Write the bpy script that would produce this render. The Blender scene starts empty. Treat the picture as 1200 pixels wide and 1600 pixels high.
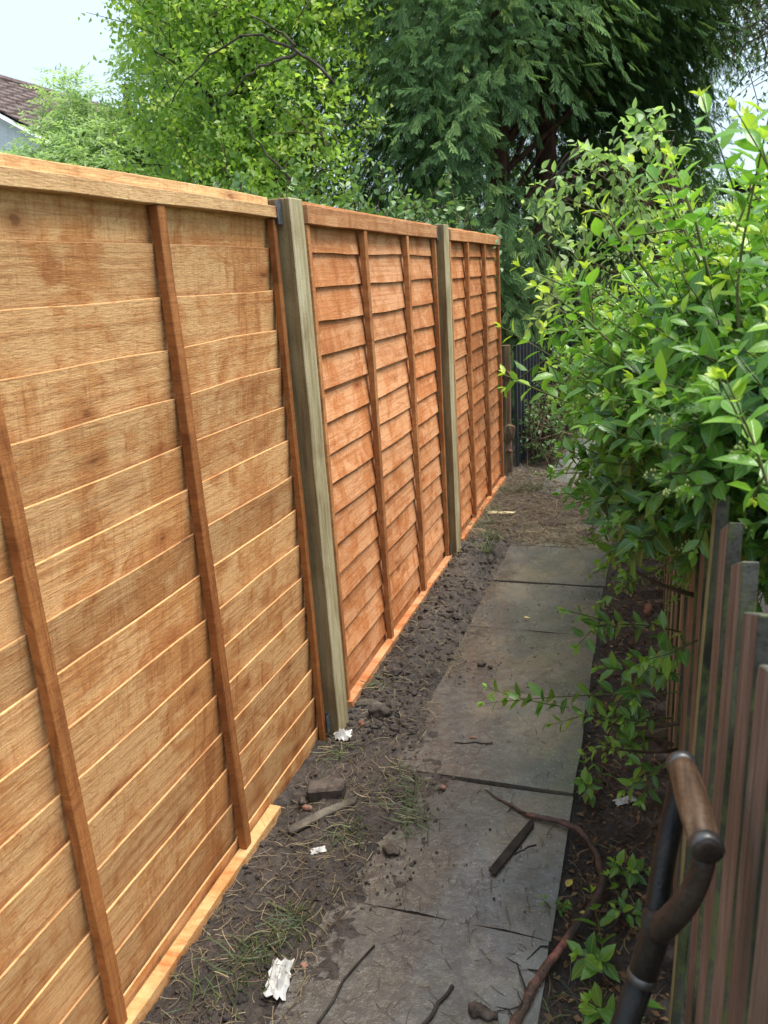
import bpy, math, random
import numpy as np
from mathutils import Matrix, Vector

SC = bpy.context.scene
COL = SC.collection
rng = np.random.default_rng(7)
random.seed(7)
R = math.radians

# ------------------------------------------------------------------ camera
EYE = np.array([0.0, 0.0, 1.556])
FPX = 1212.0                                   # focal length in pixels of a 1200 x 1600 picture
RIGHT = np.array([0.94743751, 0.31327202, -0.0649831])
DOWN = np.array([0.03059653, -0.29089545, -0.95626549])
FWD = np.array([-0.31847451, 0.90401354, -0.2851903])
cam_data = bpy.data.cameras.new('camera')
cam = bpy.data.objects.new('camera', cam_data); COL.objects.link(cam)
cam.matrix_world = Matrix(((RIGHT[0], -DOWN[0], -FWD[0], EYE[0]),
                           (RIGHT[1], -DOWN[1], -FWD[1], EYE[1]),
                           (RIGHT[2], -DOWN[2], -FWD[2], EYE[2]), (0, 0, 0, 1)))
cam_data.sensor_fit = 'VERTICAL'; cam_data.sensor_height = 24.0
cam_data.lens = FPX / 1600 * 24.0
cam_data.clip_start = 0.02; cam_data.clip_end = 2000
cam_data.dof.use_dof = True; cam_data.dof.focus_distance = 2.6; cam_data.dof.aperture_fstop = 5.5
SC.camera = cam

# ------------------------------------------------------------------ light
SUN_EL, SUN_AZ = R(68), R(76)                  # azimuth from +y towards +x
W = bpy.data.worlds.new('World'); SC.world = W; W.use_nodes = True
wn = W.node_tree; wn.nodes.clear()
sky = wn.nodes.new('ShaderNodeTexSky'); sky.sky_type = 'NISHITA'; sky.sun_disc = False
sky.sun_elevation = SUN_EL; sky.sun_rotation = SUN_AZ
sky.air_density = 1.0; sky.dust_density = 2.5; sky.ozone_density = 1.0
cloud = wn.nodes.new('ShaderNodeTexNoise'); cloud.inputs['Scale'].default_value = 1.6; cloud.inputs['Detail'].default_value = 5
ctc = wn.nodes.new('ShaderNodeTexCoord'); wn.links.new(ctc.outputs['Generated'], cloud.inputs['Vector'])
cr = wn.nodes.new('ShaderNodeMapRange'); cr.inputs[1].default_value = .35; cr.inputs[2].default_value = .65
cr.inputs[3].default_value = .78; cr.inputs[4].default_value = .92
wn.links.new(cloud.outputs[0], cr.inputs[0])
wmix = wn.nodes.new('ShaderNodeMix'); wmix.data_type = 'RGBA'
wn.links.new(cr.outputs[0], wmix.inputs[0]); wn.links.new(sky.outputs[0], wmix.inputs[6])
wmix.inputs[7].default_value = (2.85, 3.5, 4.1, 1)          # thin even overcast
bg = wn.nodes.new('ShaderNodeBackground'); bg.inputs[1].default_value = 0.10
wo = wn.nodes.new('ShaderNodeOutputWorld')
wn.links.new(wmix.outputs[2], bg.inputs[0]); wn.links.new(bg.outputs[0], wo.inputs[0])
sun_d = bpy.data.lights.new('sun', 'SUN'); sun_d.energy = 2.2; sun_d.angle = R(45); sun_d.color = (1, .96, .9)
sun = bpy.data.objects.new('sun', sun_d); COL.objects.link(sun)
sv = Vector((math.sin(SUN_AZ) * math.cos(SUN_EL), math.cos(SUN_AZ) * math.cos(SUN_EL), math.sin(SUN_EL)))
sun.rotation_euler = sv.to_track_quat('Z', 'Y').to_euler()
SC.view_settings.view_transform = 'Standard'; SC.view_settings.look = 'None'
SC.view_settings.exposure = 1.7; SC.view_settings.gamma = 1.0
SC.view_settings.use_curve_mapping = False
SC.cycles.max_bounces = 8; SC.cycles.diffuse_bounces = 4; SC.cycles.transmission_bounces = 5
SC.cycles.use_denoising = True

# ------------------------------------------------------------------ node helpers
def new_mat(name):
    m = bpy.data.materials.new(name); m.use_nodes = True
    nt = m.node_tree; nt.nodes.clear()
    out = nt.nodes.new('ShaderNodeOutputMaterial'); b = nt.nodes.new('ShaderNodeBsdfPrincipled')
    nt.links.new(b.outputs[0], out.inputs[0])
    return m, nt, b, out
def nd(nt, typ, ins=None, **props):
    n = nt.nodes.new('ShaderNode' + typ)
    for k, v in props.items(): setattr(n, k, v)
    for k, v in (ins or {}).items():
        s = n.inputs[k]
        if isinstance(v, bpy.types.NodeSocket): nt.links.new(v, s)
        else: s.default_value = v
    return n
def math_(nt, op, a, b=0.0, c=0.0, clamp=False):
    n = nt.nodes.new('ShaderNodeMath'); n.operation = op; n.use_clamp = clamp
    for i, v in enumerate((a, b, c)):
        if isinstance(v, bpy.types.NodeSocket): nt.links.new(v, n.inputs[i])
        else: n.inputs[i].default_value = v
    return n.outputs[0]
def mixc(nt, f, a, b, blend='MIX'):
    n = nt.nodes.new('ShaderNodeMix'); n.data_type = 'RGBA'; n.blend_type = blend
    for i, v in ((0, f), (6, a), (7, b)):
        if isinstance(v, bpy.types.NodeSocket): nt.links.new(v, n.inputs[i])
        else: n.inputs[i].default_value = v if i == 0 else (*v, 1)
    return n.outputs[2]
def ramp(nt, f, stops):
    n = nt.nodes.new('ShaderNodeValToRGB'); e = n.color_ramp.elements
    while len(e) > 1: e.remove(e[-1])
    for i, (p, c) in enumerate(stops):
        if i: k = e.new(p)
        else: k = e[0]; k.position = p
        k.color = (*c, 1) if not np.isscalar(c) else (c, c, c, 1)
    nt.links.new(f, n.inputs[0]); return n.outputs[0]
def mrange(nt, v, a, b, c=0.0, d=1.0):
    return nd(nt, 'MapRange', {0: v, 1: a, 2: b, 3: c, 4: d}).outputs[0]
def vscale(nt, v, s, off=None):
    n = nd(nt, 'VectorMath', {0: v, 1: s}, operation='MULTIPLY').outputs[0]
    if off is not None: n = nd(nt, 'VectorMath', {0: n, 1: off}, operation='ADD').outputs[0]
    return n
def noise(nt, v, scale=1.0, detail=4.0, rough=.55, dist=0.0):
    return nd(nt, 'TexNoise', {'Vector': v, 'Scale': scale, 'Detail': detail, 'Roughness': rough, 'Distortion': dist}).outputs[0]
def bump(nt, b, h, strength=.5, dist=.01):
    n = nd(nt, 'Bump', {'Strength': strength, 'Distance': dist, 'Height': h})
    nt.links.new(n.outputs[0], b.inputs['Normal']); return n

# ------------------------------------------------------------------ materials
def mat_lap_wood(name, pale, mid, dark, vertical=False, patch=1.0):
    """rough sawn stained softwood; boards run along y (or along z when vertical)"""
    m, nt, b, out = new_mat(name)
    g = nd(nt, 'NewGeometry').outputs['Position']
    o = nd(nt, 'TexCoord').outputs['Object']
    r = nd(nt, 'ObjectInfo').outputs['Random']
    off = nd(nt, 'CombineXYZ', {0: math_(nt, 'MULTIPLY', r, 13.7), 1: math_(nt, 'MULTIPLY', r, 29.3), 2: math_(nt, 'MULTIPLY', r, 57.1)}).outputs[0]
    la = (1, 75, 1.3) if vertical else (1, 1.3, 75)
    grain = noise(nt, vscale(nt, o, la, off), 1.0, 5, .6, .25)
    ring = noise(nt, vscale(nt, o, ((1, 22, 1.0) if vertical else (1, 1.5, 13)), off), 1.0, 2, .5, 1.6)
    ringl = math_(nt, 'ABSOLUTE', math_(nt, 'SUBTRACT', math_(nt, 'FRACT', math_(nt, 'MULTIPLY', ring, 13.0)), .5))
    fine = noise(nt, vscale(nt, g, ((60, 300, 45) if vertical else (60, 45, 300))), 1.0, 2, .6)
    fleck = noise(nt, vscale(nt, g, (260, 260, 260)), 1.0, 1, .5)
    saw = noise(nt, vscale(nt, g, ((8, 8, 130) if vertical else (8, 140, 14))), 1.0, 3, .6)
    # broad stain patches: repeat down the panel because the boards were cut from the same log
    p1 = noise(nt, vscale(nt, g, (1, 4.2, 1.15)), 1.0, 3, .55, .8)
    p2 = noise(nt, vscale(nt, o, (1, 6.5, 11), off), 1.0, 4, .62, 1.4)
    drip = noise(nt, vscale(nt, o, (1, 17, 3.2), off), 1.0, 4, .62, 1.6)
    pp = math_(nt, 'ADD', math_(nt, 'MULTIPLY', p1, .5), math_(nt, 'MULTIPLY', p2, .5))
    pm = mrange(nt, pp, .45, .55)
    c = mixc(nt, math_(nt, 'MULTIPLY', pm, .9 * patch), pale, mid)
    dm = math_(nt, 'MULTIPLY', mrange(nt, drip, .50, .62), mrange(nt, pp, .47, .56))
    c = mixc(nt, math_(nt, 'MULTIPLY', dm, .55 * patch), c, dark)
    # grain lines, rings
    c = mixc(nt, math_(nt, 'MULTIPLY', mrange(nt, grain, .50, .62), .42), c, dark)
    c = mixc(nt, math_(nt, 'MULTIPLY', mrange(nt, ringl, .12, .0), .45), c, dark)
    rough = noise(nt, vscale(nt, o, (1, 3.1, 6.0), off), 1.0, 3, .55, .5)          # where the saw left the face furry
    rg = mrange(nt, rough, .44, .58)
    c = mixc(nt, math_(nt, 'MULTIPLY', math_(nt, 'MULTIPLY', mrange(nt, saw, .52, .63), rg), .30), c, dark)
    c = mixc(nt, math_(nt, 'MULTIPLY', mrange(nt, fine, .55, .65), .15), c, dark)
    c = mixc(nt, math_(nt, 'MULTIPLY', mrange(nt, fleck, .58, .68), .35), c, dark)
    c = mixc(nt, math_(nt, 'MULTIPLY', mrange(nt, fine, .45, .36), .12), c, (min(.9, pale[0]*1.35), pale[1]*1.4, pale[2]*1.55))
    # knots
    kv = vscale(nt, o, ((1, 9, 2.6) if vertical else (1, 4.0, 10.5)), off)
    kd = nd(nt, 'TexVoronoi', {'Vector': nd(nt, 'VectorMath', {0: kv, 1: nd(nt, 'VectorMath', {0: nd(nt, 'TexNoise', {'Vector': kv, 'Scale': 2.0}).outputs[1], 1: (.35, .35, .35)}, operation='MULTIPLY').outputs[0]}, operation='ADD').outputs[0], 'Scale': 1.0}).outputs['Distance']
    c = mixc(nt, math_(nt, 'MULTIPLY', mrange(nt, kd, .30, .08), .62), c, dark)
    c = mixc(nt, math_(nt, 'MULTIPLY', mrange(nt, kd, .08, .05), .55), c, (dark[0]*.35, dark[1]*.35, dark[2]*.4))
    hv = nd(nt, 'HueSaturation', {'Hue': .5, 'Saturation': 1.0, 'Value': mrange(nt, r, 0, 1, .80, 1.14), 'Color': c}).outputs[0]
    nt.links.new(hv, b.inputs['Base Color'])
    b.inputs['Roughness'].default_value = .82; b.inputs['Specular IOR Level'].default_value = .25
    h = math_(nt, 'ADD', math_(nt, 'MULTIPLY', fine, .6), math_(nt, 'ADD', math_(nt, 'MULTIPLY', saw, .5), math_(nt, 'MULTIPLY', grain, .7)))
    bump(nt, b, h, .55, .004)
    return m
M_P1 = mat_lap_wood('ochre_sawn_wood', (.69, .40, .175), (.55, .245, .082), (.30, .095, .026))
M_P2 = mat_lap_wood('orange_sawn_wood', (.68, .345, .165), (.54, .205, .068), (.33, .095, .026))
M_P3 = mat_lap_wood('deep_orange_sawn_wood', (.64, .31, .14), (.50, .185, .06), (.30, .085, .024))
M_BAT = mat_lap_wood('stained_batten_wood', (.40, .155, .045), (.30, .10, .026), (.13, .04, .012), True, .8)
M_BATP = mat_lap_wood('pale_batten_wood', (.50, .23, .085), (.36, .13, .04), (.17, .055, .016), True, .8)
M_RAILP = mat_lap_wood('pale_planed_rail', (.66, .42, .20), (.52, .29, .12), (.30, .13, .05), False, .6)
M_RAWEDGE = mat_lap_wood('raw_sawn_edge', (.60, .345, .15), (.50, .25, .09), (.30, .12, .042), False, .4)
M_RAILO = mat_lap_wood('orange_planed_rail', (.60, .31, .14), (.46, .19, .065), (.27, .085, .025), False, .8)

def mat_weathered(name, cols, along='z', moss=None, moss_amt=0.0, rough=.85, scale=1.0, bumpd=.004):
    m, nt, b, out = new_mat(name)
    o = nd(nt, 'TexCoord').outputs['Object']; g = nd(nt, 'NewGeometry').outputs['Position']
    r = nd(nt, 'ObjectInfo').outputs['Random']
    off = nd(nt, 'CombineXYZ', {0: math_(nt, 'MULTIPLY', r, 31.7), 1: math_(nt, 'MULTIPLY', r, 19.3), 2: math_(nt, 'MULTIPLY', r, 47.1)}).outputs[0]
    s = {'z': (55, 55, 3), 'y': (55, 3, 55), 'x': (3, 55, 55), 'n': (20, 20, 20)}[along]
    gr = noise(nt, vscale(nt, o, tuple(v * scale for v in s), off), 1, 5, .62, .3)
    bl = noise(nt, vscale(nt, o, (7, 7, 4), off), 1, 4, .6, .6)
    fi = noise(nt, vscale(nt, g, (230, 230, 230)), 1, 2, .6)
    f = math_(nt, 'ADD', math_(nt, 'MULTIPLY', gr, .55), math_(nt, 'MULTIPLY', bl, .45))
    n = len(cols); c = ramp(nt, f, [(.39 + .22 * i / (n - 1), cl) for i, cl in enumerate(cols)])
    c = mixc(nt, math_(nt, 'MULTIPLY', mrange(nt, fi, .55, .7), .4), c, tuple(v * .35 for v in cols[0]))
    if moss:
        mm = mrange(nt, noise(nt, vscale(nt, g, (26, 26, 15)), 1, 6, .72, .5), .60 - .20 * moss_amt, .74 - .2 * moss_amt)
        c = mixc(nt, math_(nt, 'MULTIPLY', mm, .8), c, moss)
    nt.links.new(c, b.inputs['Base Color']); b.inputs['Roughness'].default_value = rough
    b.inputs['Specular IOR Level'].default_value = .3
    bump(nt, b, math_(nt, 'ADD', gr, math_(nt, 'MULTIPLY', fi, .4)), .6, bumpd)
    return m
M_POST = mat_weathered('tanalised_post_wood', [(.23, .18, .09), (.36, .30, .17), (.46, .40, .255)], 'z')
M_POSTSHADE = mat_weathered('brown_shaded_post_face', [(.13, .085, .04), (.20, .14, .065), (.26, .195, .10)], 'z')  # browner post wood, darkened to paint in the shade on that side
M_PICK = mat_weathered('red_brown_painted_picket', [(.11, .068, .050), (.18, .116, .088), (.27, .195, .155)], 'z', (.07, .085, .03), .12)
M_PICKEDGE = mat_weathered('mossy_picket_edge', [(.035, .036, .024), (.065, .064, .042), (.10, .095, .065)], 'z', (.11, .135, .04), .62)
M_PICKTOP = mat_weathered('grey_weathered_picket_top', [(.05, .045, .038), (.09, .082, .07), (.13, .12, .10)], 'y', (.12, .15, .04), .45)
M_PICKPALE = mat_weathered('algae_pale_picket', [(.18, .16, .075), (.27, .245, .13), (.34, .31, .18)], 'z', (.14, .17, .05), .3)
M_DARKFENCE = mat_weathered('black_brown_old_fence', [(.018, .019, .02), (.035, .036, .037), (.06, .06, .058)], 'z', (.04, .055, .025), .25)
M_OLDPOST = mat_weathered('old_rotten_wood', [(.06, .032, .018), (.14, .075, .045), (.23, .14, .09)], 'z', (.08, .10, .03), .55)
M_BARK = mat_weathered('grey_brown_bark', [(.03, .024, .018), (.07, .055, .04), (.12, .10, .08)], 'z', (.05, .06, .025), .25, .9, .5, .01)
M_BARKRED = mat_weathered('red_brown_conifer_bark', [(.035, .018, .012), (.075, .035, .022), (.11, .06, .04)], 'z', None, 0, .95, .4, .015)
M_TWIG = mat_weathered('brown_twig_bark', [(.05, .03, .018), (.10, .065, .04), (.15, .10, .065)], 'n')
M_GREENSTEM = mat_weathered('green_stem', [(.07, .085, .025), (.11, .125, .04), (.16, .15, .06)], 'n')
M_SHAFT = mat_weathered('black_steel_tube', [(.006, .006, .006), (.012, .011, .010), (.028, .022, .018)], 'z', None, 0, .42)
M_GRIP = mat_weathered('worn_ash_grip', [(.030, .016, .009), (.11, .062, .034), (.27, .19, .125)], 'y', None, 0, .55)
M_YOKE = mat_weathered('rusty_dark_yoke', [(.014, .009, .007), (.028, .018, .014), (.05, .034, .026)], 'n', None, 0, .5)
M_STICK = mat_weathered('wet_grey_stick', [(.045, .036, .027), (.10, .082, .062), (.16, .135, .105)], 'n')
M_STICKDARK = mat_weathered('wet_black_stick', [(.014, .011, .009), (.03, .024, .02), (.05, .04, .033)], 'n')
M_OFFCUT = mat_weathered('pale_fresh_offcut', [(.45, .36, .20), (.60, .50, .31), (.70, .60, .40)], 'x')
M_ROOT = None
M_STONE = mat_weathered('muddy_stone', [(.035, .026, .02), (.065, .05, .04), (.11, .085, .068)], 'n', None, 0, .8, 2.0)
M_BRICK = mat_weathered('brick_fragment', [(.16, .075, .05), (.26, .13, .09), (.32, .18, .13)], 'n')
M_WHITEWALL = mat_weathered('white_render', [(.62, .64, .66), (.74, .76, .78), (.80, .82, .84)], 'n')
M_TILE = mat_weathered('red_brown_roof_tile', [(.075, .05, .043), (.13, .092, .082), (.20, .165, .155)], 'n')
M_FELT = mat_weathered('dark_roof_felt', [(.02, .02, .022), (.035, .034, .036), (.06, .055, .05)], 'n')
M_SHED = mat_weathered('brown_shed_board', [(.04, .026, .018), (.075, .05, .035), (.11, .08, .06)], 'x')

def mat_simple(name, col, rough=.5, metal=0.0, spec=.5):
    m, nt, b, out = new_mat(name)
    g = nd(nt, 'NewGeometry').outputs['Position']
    n = noise(nt, vscale(nt, g, (60, 60, 60)), 1, 4, .6)
    c = mixc(nt, mrange(nt, n, .35, .7), col, tuple(v * .6 for v in col))
    nt.links.new(c, b.inputs['Base Color'])
    b.inputs['Roughness'].default_value = rough; b.inputs['Metallic'].default_value = metal
    b.inputs['Specular IOR Level'].default_value = spec
    bump(nt, b, n, .25, .003)
    return m
M_ZINC = mat_simple('galvanised_bracket', (.22, .24, .27), .45, .7)
M_STEEL = mat_simple('worn_steel', (.13, .125, .12), .42, .8)
M_FOIL = mat_simple('crumpled_white_wrapper', (.66, .64, .60), .45)
M_WIRE = mat_simple('pale_wire', (.45, .46, .46), .45, .3)
M_YLEAF = mat_simple('fallen_yellow_leaf', (.55, .45, .10), .5)
M_SHELL = mat_simple('pale_snail_shell', (.60, .50, .34), .4)
M_PLASTIC = mat_simple('white_plastic_pole', (.62, .64, .64), .5)

m, nt, b, out = new_mat('red_barked_root')
g = nd(nt, 'NewGeometry').outputs['Position']
n1 = noise(nt, vscale(nt, g, (9, 9, 9)), 1, 5, .6, .5); n2 = noise(nt, vscale(nt, g, (90, 90, 90)), 1, 4, .6)
c = ramp(nt, n1, [(.40, (.045, .028, .02)), (.57, (.10, .06, .045)), (.64, (.30, .11, .08)), (.72, (.42, .20, .16))])
c = mixc(nt, math_(nt, 'MULTIPLY', mrange(nt, n2, .5, .65), .7), c, (.035, .022, .016))
nt.links.new(c, b.inputs['Base Color']); b.inputs['Roughness'].default_value = .6; bump(nt, b, n2, .7, .006); M_ROOT = m

def mat_soil():
    m, nt, b, out = new_mat('dark_wet_soil')
    g = nd(nt, 'NewGeometry').outputs['Position']
    a = noise(nt, vscale(nt, g, (3.1, 3.1, 3.1)), 1, 5, .6, .4)
    f = noise(nt, vscale(nt, g, (45, 45, 45)), 1, 6, .68)
    ff = noise(nt, vscale(nt, g, (210, 210, 210)), 1, 3, .65)
    c = ramp(nt, math_(nt, 'ADD', math_(nt, 'MULTIPLY', a, .5), math_(nt, 'MULTIPLY', f, .5)),
             [(.38, (.020, .015, .012)), (.48, (.043, .033, .027)), (.57, (.078, .059, .047)), (.68, (.13, .10, .076))])
    # straw-covered stretch further along
    sep = nd(nt, 'SeparateXYZ', {0: g})
    far = mrange(nt, sep.outputs[1], 4.2, 5.0)
    c = mixc(nt, math_(nt, 'MULTIPLY', far, mrange(nt, f, .4, .6)), c, (.115, .085, .058))
    c = mixc(nt, math_(nt, 'MULTIPLY', mrange(nt, ff, .55, .68), .6), c, (.012, .009, .007))
    c = mixc(nt, math_(nt, 'MULTIPLY', mrange(nt, ff, .37, .30), .35), c, (.17, .13, .10))
    nt.links.new(c, b.inputs['Base Color'])
    nt.links.new(mrange(nt, a, .40, .60, .42, .85), b.inputs['Roughness'])
    bump(nt, b, math_(nt, 'ADD', f, math_(nt, 'MULTIPLY', ff, .5)), .9, .012)
    return m
M_SOIL = mat_soil()
def mat_slab():
    m, nt, b, out = new_mat('wet_concrete_slab')
    g = nd(nt, 'NewGeometry').outputs['Position']; r = nd(nt, 'ObjectInfo').outputs['Random']
    sep = nd(nt, 'SeparateXYZ', {0: g})
    a = noise(nt, vscale(nt, g, (2.6, 2.1, 2)), 1, 5, .6, .5)
    f = noise(nt, vscale(nt, g, (38, 38, 38)), 1, 5, .7)
    ff = noise(nt, vscale(nt, g, (260, 260, 260)), 1, 2, .6)
    c = ramp(nt, a, [(.36, (.090, .093, .084)), (.48, (.128, .123, .102)), (.57, (.165, .147, .110)), (.68, (.195, .165, .118))])
    v = nd(nt, 'HueSaturation', {'Hue': .5, 'Saturation': 1.0, 'Value': mrange(nt, r, 0, 1, .85, 1.12), 'Color': c}).outputs[0]
    c = mixc(nt, math_(nt, 'MULTIPLY', mrange(nt, f, .45, .66), .45), v, (.075, .070, .058))
    sp = nd(nt, 'TexVoronoi', {'Vector': vscale(nt, g, (95, 95, 95)), 'Scale': 1.0, 'Randomness': 1.0})
    spm = math_(nt, 'MULTIPLY', mrange(nt, sp.outputs['Distance'], .36, .20), mrange(nt, nd(nt, 'SeparateColor', {0: sp.outputs['Color']}).outputs[0], .60, .72))
    c = mixc(nt, math_(nt, 'MULTIPLY', spm, .4), c, (.36, .34, .29))
    # trodden mud: smears from the dug strip across the near slabs
    e = math_(nt, 'ADD', sep.outputs[0], math_(nt, 'MULTIPLY', math_(nt, 'SUBTRACT', noise(nt, vscale(nt, g, (4.5, 4.5, 4)), 1, 6, .66, .6), .5), .75))
    reach = mrange(nt, sep.outputs[1], 1.2, 3.1, -.20, -.62)
    mud = mrange(nt, math_(nt, 'SUBTRACT', e, reach), .05, -.12)
    mud = math_(nt, 'MULTIPLY', mud, mrange(nt, f, .32, .55, .45, 1.0))
    c = mixc(nt, math_(nt, 'MULTIPLY', mud, .85), c, (.062, .052, .045))
    nt.links.new(c, b.inputs['Base Color'])
    wet = noise(nt, vscale(nt, g, (5, 3.2, 4)), 1, 4, .6, .7)
    rr = mrange(nt, wet, .42, .60, .08, .36)
    nt.links.new(math_(nt, 'ADD', rr, math_(nt, 'MULTIPLY', mud, .18)), b.inputs['Roughness'])
    b.inputs['Specular IOR Level'].default_value = .55
    nt.links.new(mrange(nt, wet, .40, .56, .9, .25), b.inputs['Coat Weight']); b.inputs['Coat Roughness'].default_value = .09
    h = math_(nt, 'ADD', math_(nt, 'MULTIPLY', f, .7), math_(nt, 'ADD', math_(nt, 'MULTIPLY', ff, .35), math_(nt, 'MULTIPLY', mud, .8)))
    bump(nt, b, h, .5, .006)
    return m
M_SLAB = mat_slab()
def mat_ground():
    m, nt, b, out = new_mat('rough_grass_ground')
    g = nd(nt, 'NewGeometry').outputs['Position']
    a = noise(nt, vscale(nt, g, (.6, .6, .6)), 1, 6, .65)
    f = noise(nt, vscale(nt, g, (30, 30, 30)), 1, 4, .65)
    c = ramp(nt, math_(nt, 'ADD', math_(nt, 'MULTIPLY', a, .5), math_(nt, 'MULTIPLY', f, .5)),
             [(.36, (.02, .025, .012)), (.5, (.045, .055, .02)), (.64, (.08, .075, .04))])
    nt.links.new(c, b.inputs['Base Color']); b.inputs['Roughness'].default_value = .9
    bump(nt, b, f, .8, .03); return m
M_GROUND = mat_ground()

def mat_leaf(name, stops, rough=.4, trans=.32, spec=.5, vein=None, transcol=1.25):
    """tint attribute = age of the leaf; across/along = position on the blade"""
    m, nt, b, out = new_mat(name)
    t = nd(nt, 'Attribute', attribute_name='tint').outputs['Fac']
    c = ramp(nt, t, stops)
    if vein:
        ac = math_(nt, 'ABSOLUTE', nd(nt, 'Attribute', attribute_name='across').outputs['Fac'])
        al = nd(nt, 'Attribute', attribute_name='along').outputs['Fac']
        mid = mrange(nt, ac, .13, .03)
        sv_ = math_(nt, 'FRACT', math_(nt, 'SUBTRACT', math_(nt, 'MULTIPLY', al, 7.0), math_(nt, 'MULTIPLY', ac, 1.6)))
        sv_ = math_(nt, 'MULTIPLY', mrange(nt, math_(nt, 'ABSOLUTE', math_(nt, 'SUBTRACT', sv_, .5)), .10, .02), mrange(nt, ac, .95, .6))
        lite = mixc(nt, .55, c, vein)
        c2 = mixc(nt, math_(nt, 'MAXIMUM', mid, math_(nt, 'MULTIPLY', sv_, .35)), c, lite)
        bump(nt, b, math_(nt, 'SUBTRACT', 1.0, math_(nt, 'MAXIMUM', mid, math_(nt, 'MULTIPLY', sv_, .6))), .35, .0015)
    else: c2 = c
    nt.links.new(c2, b.inputs['Base Color'])
    b.inputs['Roughness'].default_value = rough; b.inputs['Specular IOR Level'].default_value = spec
    tr = nd(nt, 'BsdfTranslucent', {'Color': mixc(nt, 1.0, c2, (transcol * 1.05, transcol * 1.15, transcol * .55), 'MULTIPLY')})
    mx = nd(nt, 'MixShader', {0: trans, 1: b.outputs[0], 2: tr.outputs[0]})
    nt.links.new(mx.outputs[0], out.inputs[0])
    return m
M_PRIVET = mat_leaf('privet_leaf', [(0, (.034, .088, .040)), (.35, (.075, .185, .042)), (.65, (.15, .33, .045)), (.88, (.26, .46, .055)), (1, (.50, .60, .08))], .23, .36, .62, (.30, .42, .12))
M_SALLOW = mat_leaf('sallow_leaf', [(0, (.18, .29, .12)), (.5, (.30, .45, .18)), (1, (.46, .58, .24))], .42, .5, .5, (.30, .40, .20))
M_BRIGHT = mat_leaf('bright_tree_leaf', [(0, (.13, .23, .075)), (.4, (.25, .39, .095)), (.75, (.36, .50, .09)), (1, (.58, .64, .18))], .32, .52, .45)
M_ASH = mat_leaf('ash_leaflet', [(0, (.22, .31, .20)), (.5, (.32, .43, .26)), (1, (.46, .56, .28))], .45, .5, .45)
M_CONIFER = mat_leaf('cypress_spray', [(0, (.060, .110, .050)), (.5, (.115, .20, .080)), (.85, (.19, .30, .11)), (1, (.29, .40, .13))], .85, .3, .04)
M_BRAMBLE = mat_leaf('undergrowth_leaf', [(0, (.05, .10, .045)), (.5, (.095, .18, .065)), (1, (.19, .30, .09))], .42, .3, .5)
M_FARLEAF = mat_leaf('distant_leaf', [(0, (.12, .20, .09)), (.5, (.19, .30, .12)), (1, (.32, .42, .18))], .5, .35, .4)
M_GRASS = mat_leaf('grass_blade', [(0, (.03, .045, .018)), (.55, (.07, .10, .032)), (1, (.20, .18, .09))], .5, .25, .4)
M_STRAW = mat_leaf('dead_straw', [(0, (.05, .035, .022)), (.5, (.13, .095, .055)), (1, (.34, .27, .16))], .7, .1, .3)
M_LITTER = mat_leaf('brown_leaf_litter', [(0, (.06, .036, .022)), (.5, (.16, .09, .05)), (.85, (.28, .17, .08)), (1, (.42, .32, .15))], .6, .15, .35)
M_BUD = mat_simple('privet_flower_bud', (.26, .34, .10), .5)

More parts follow.
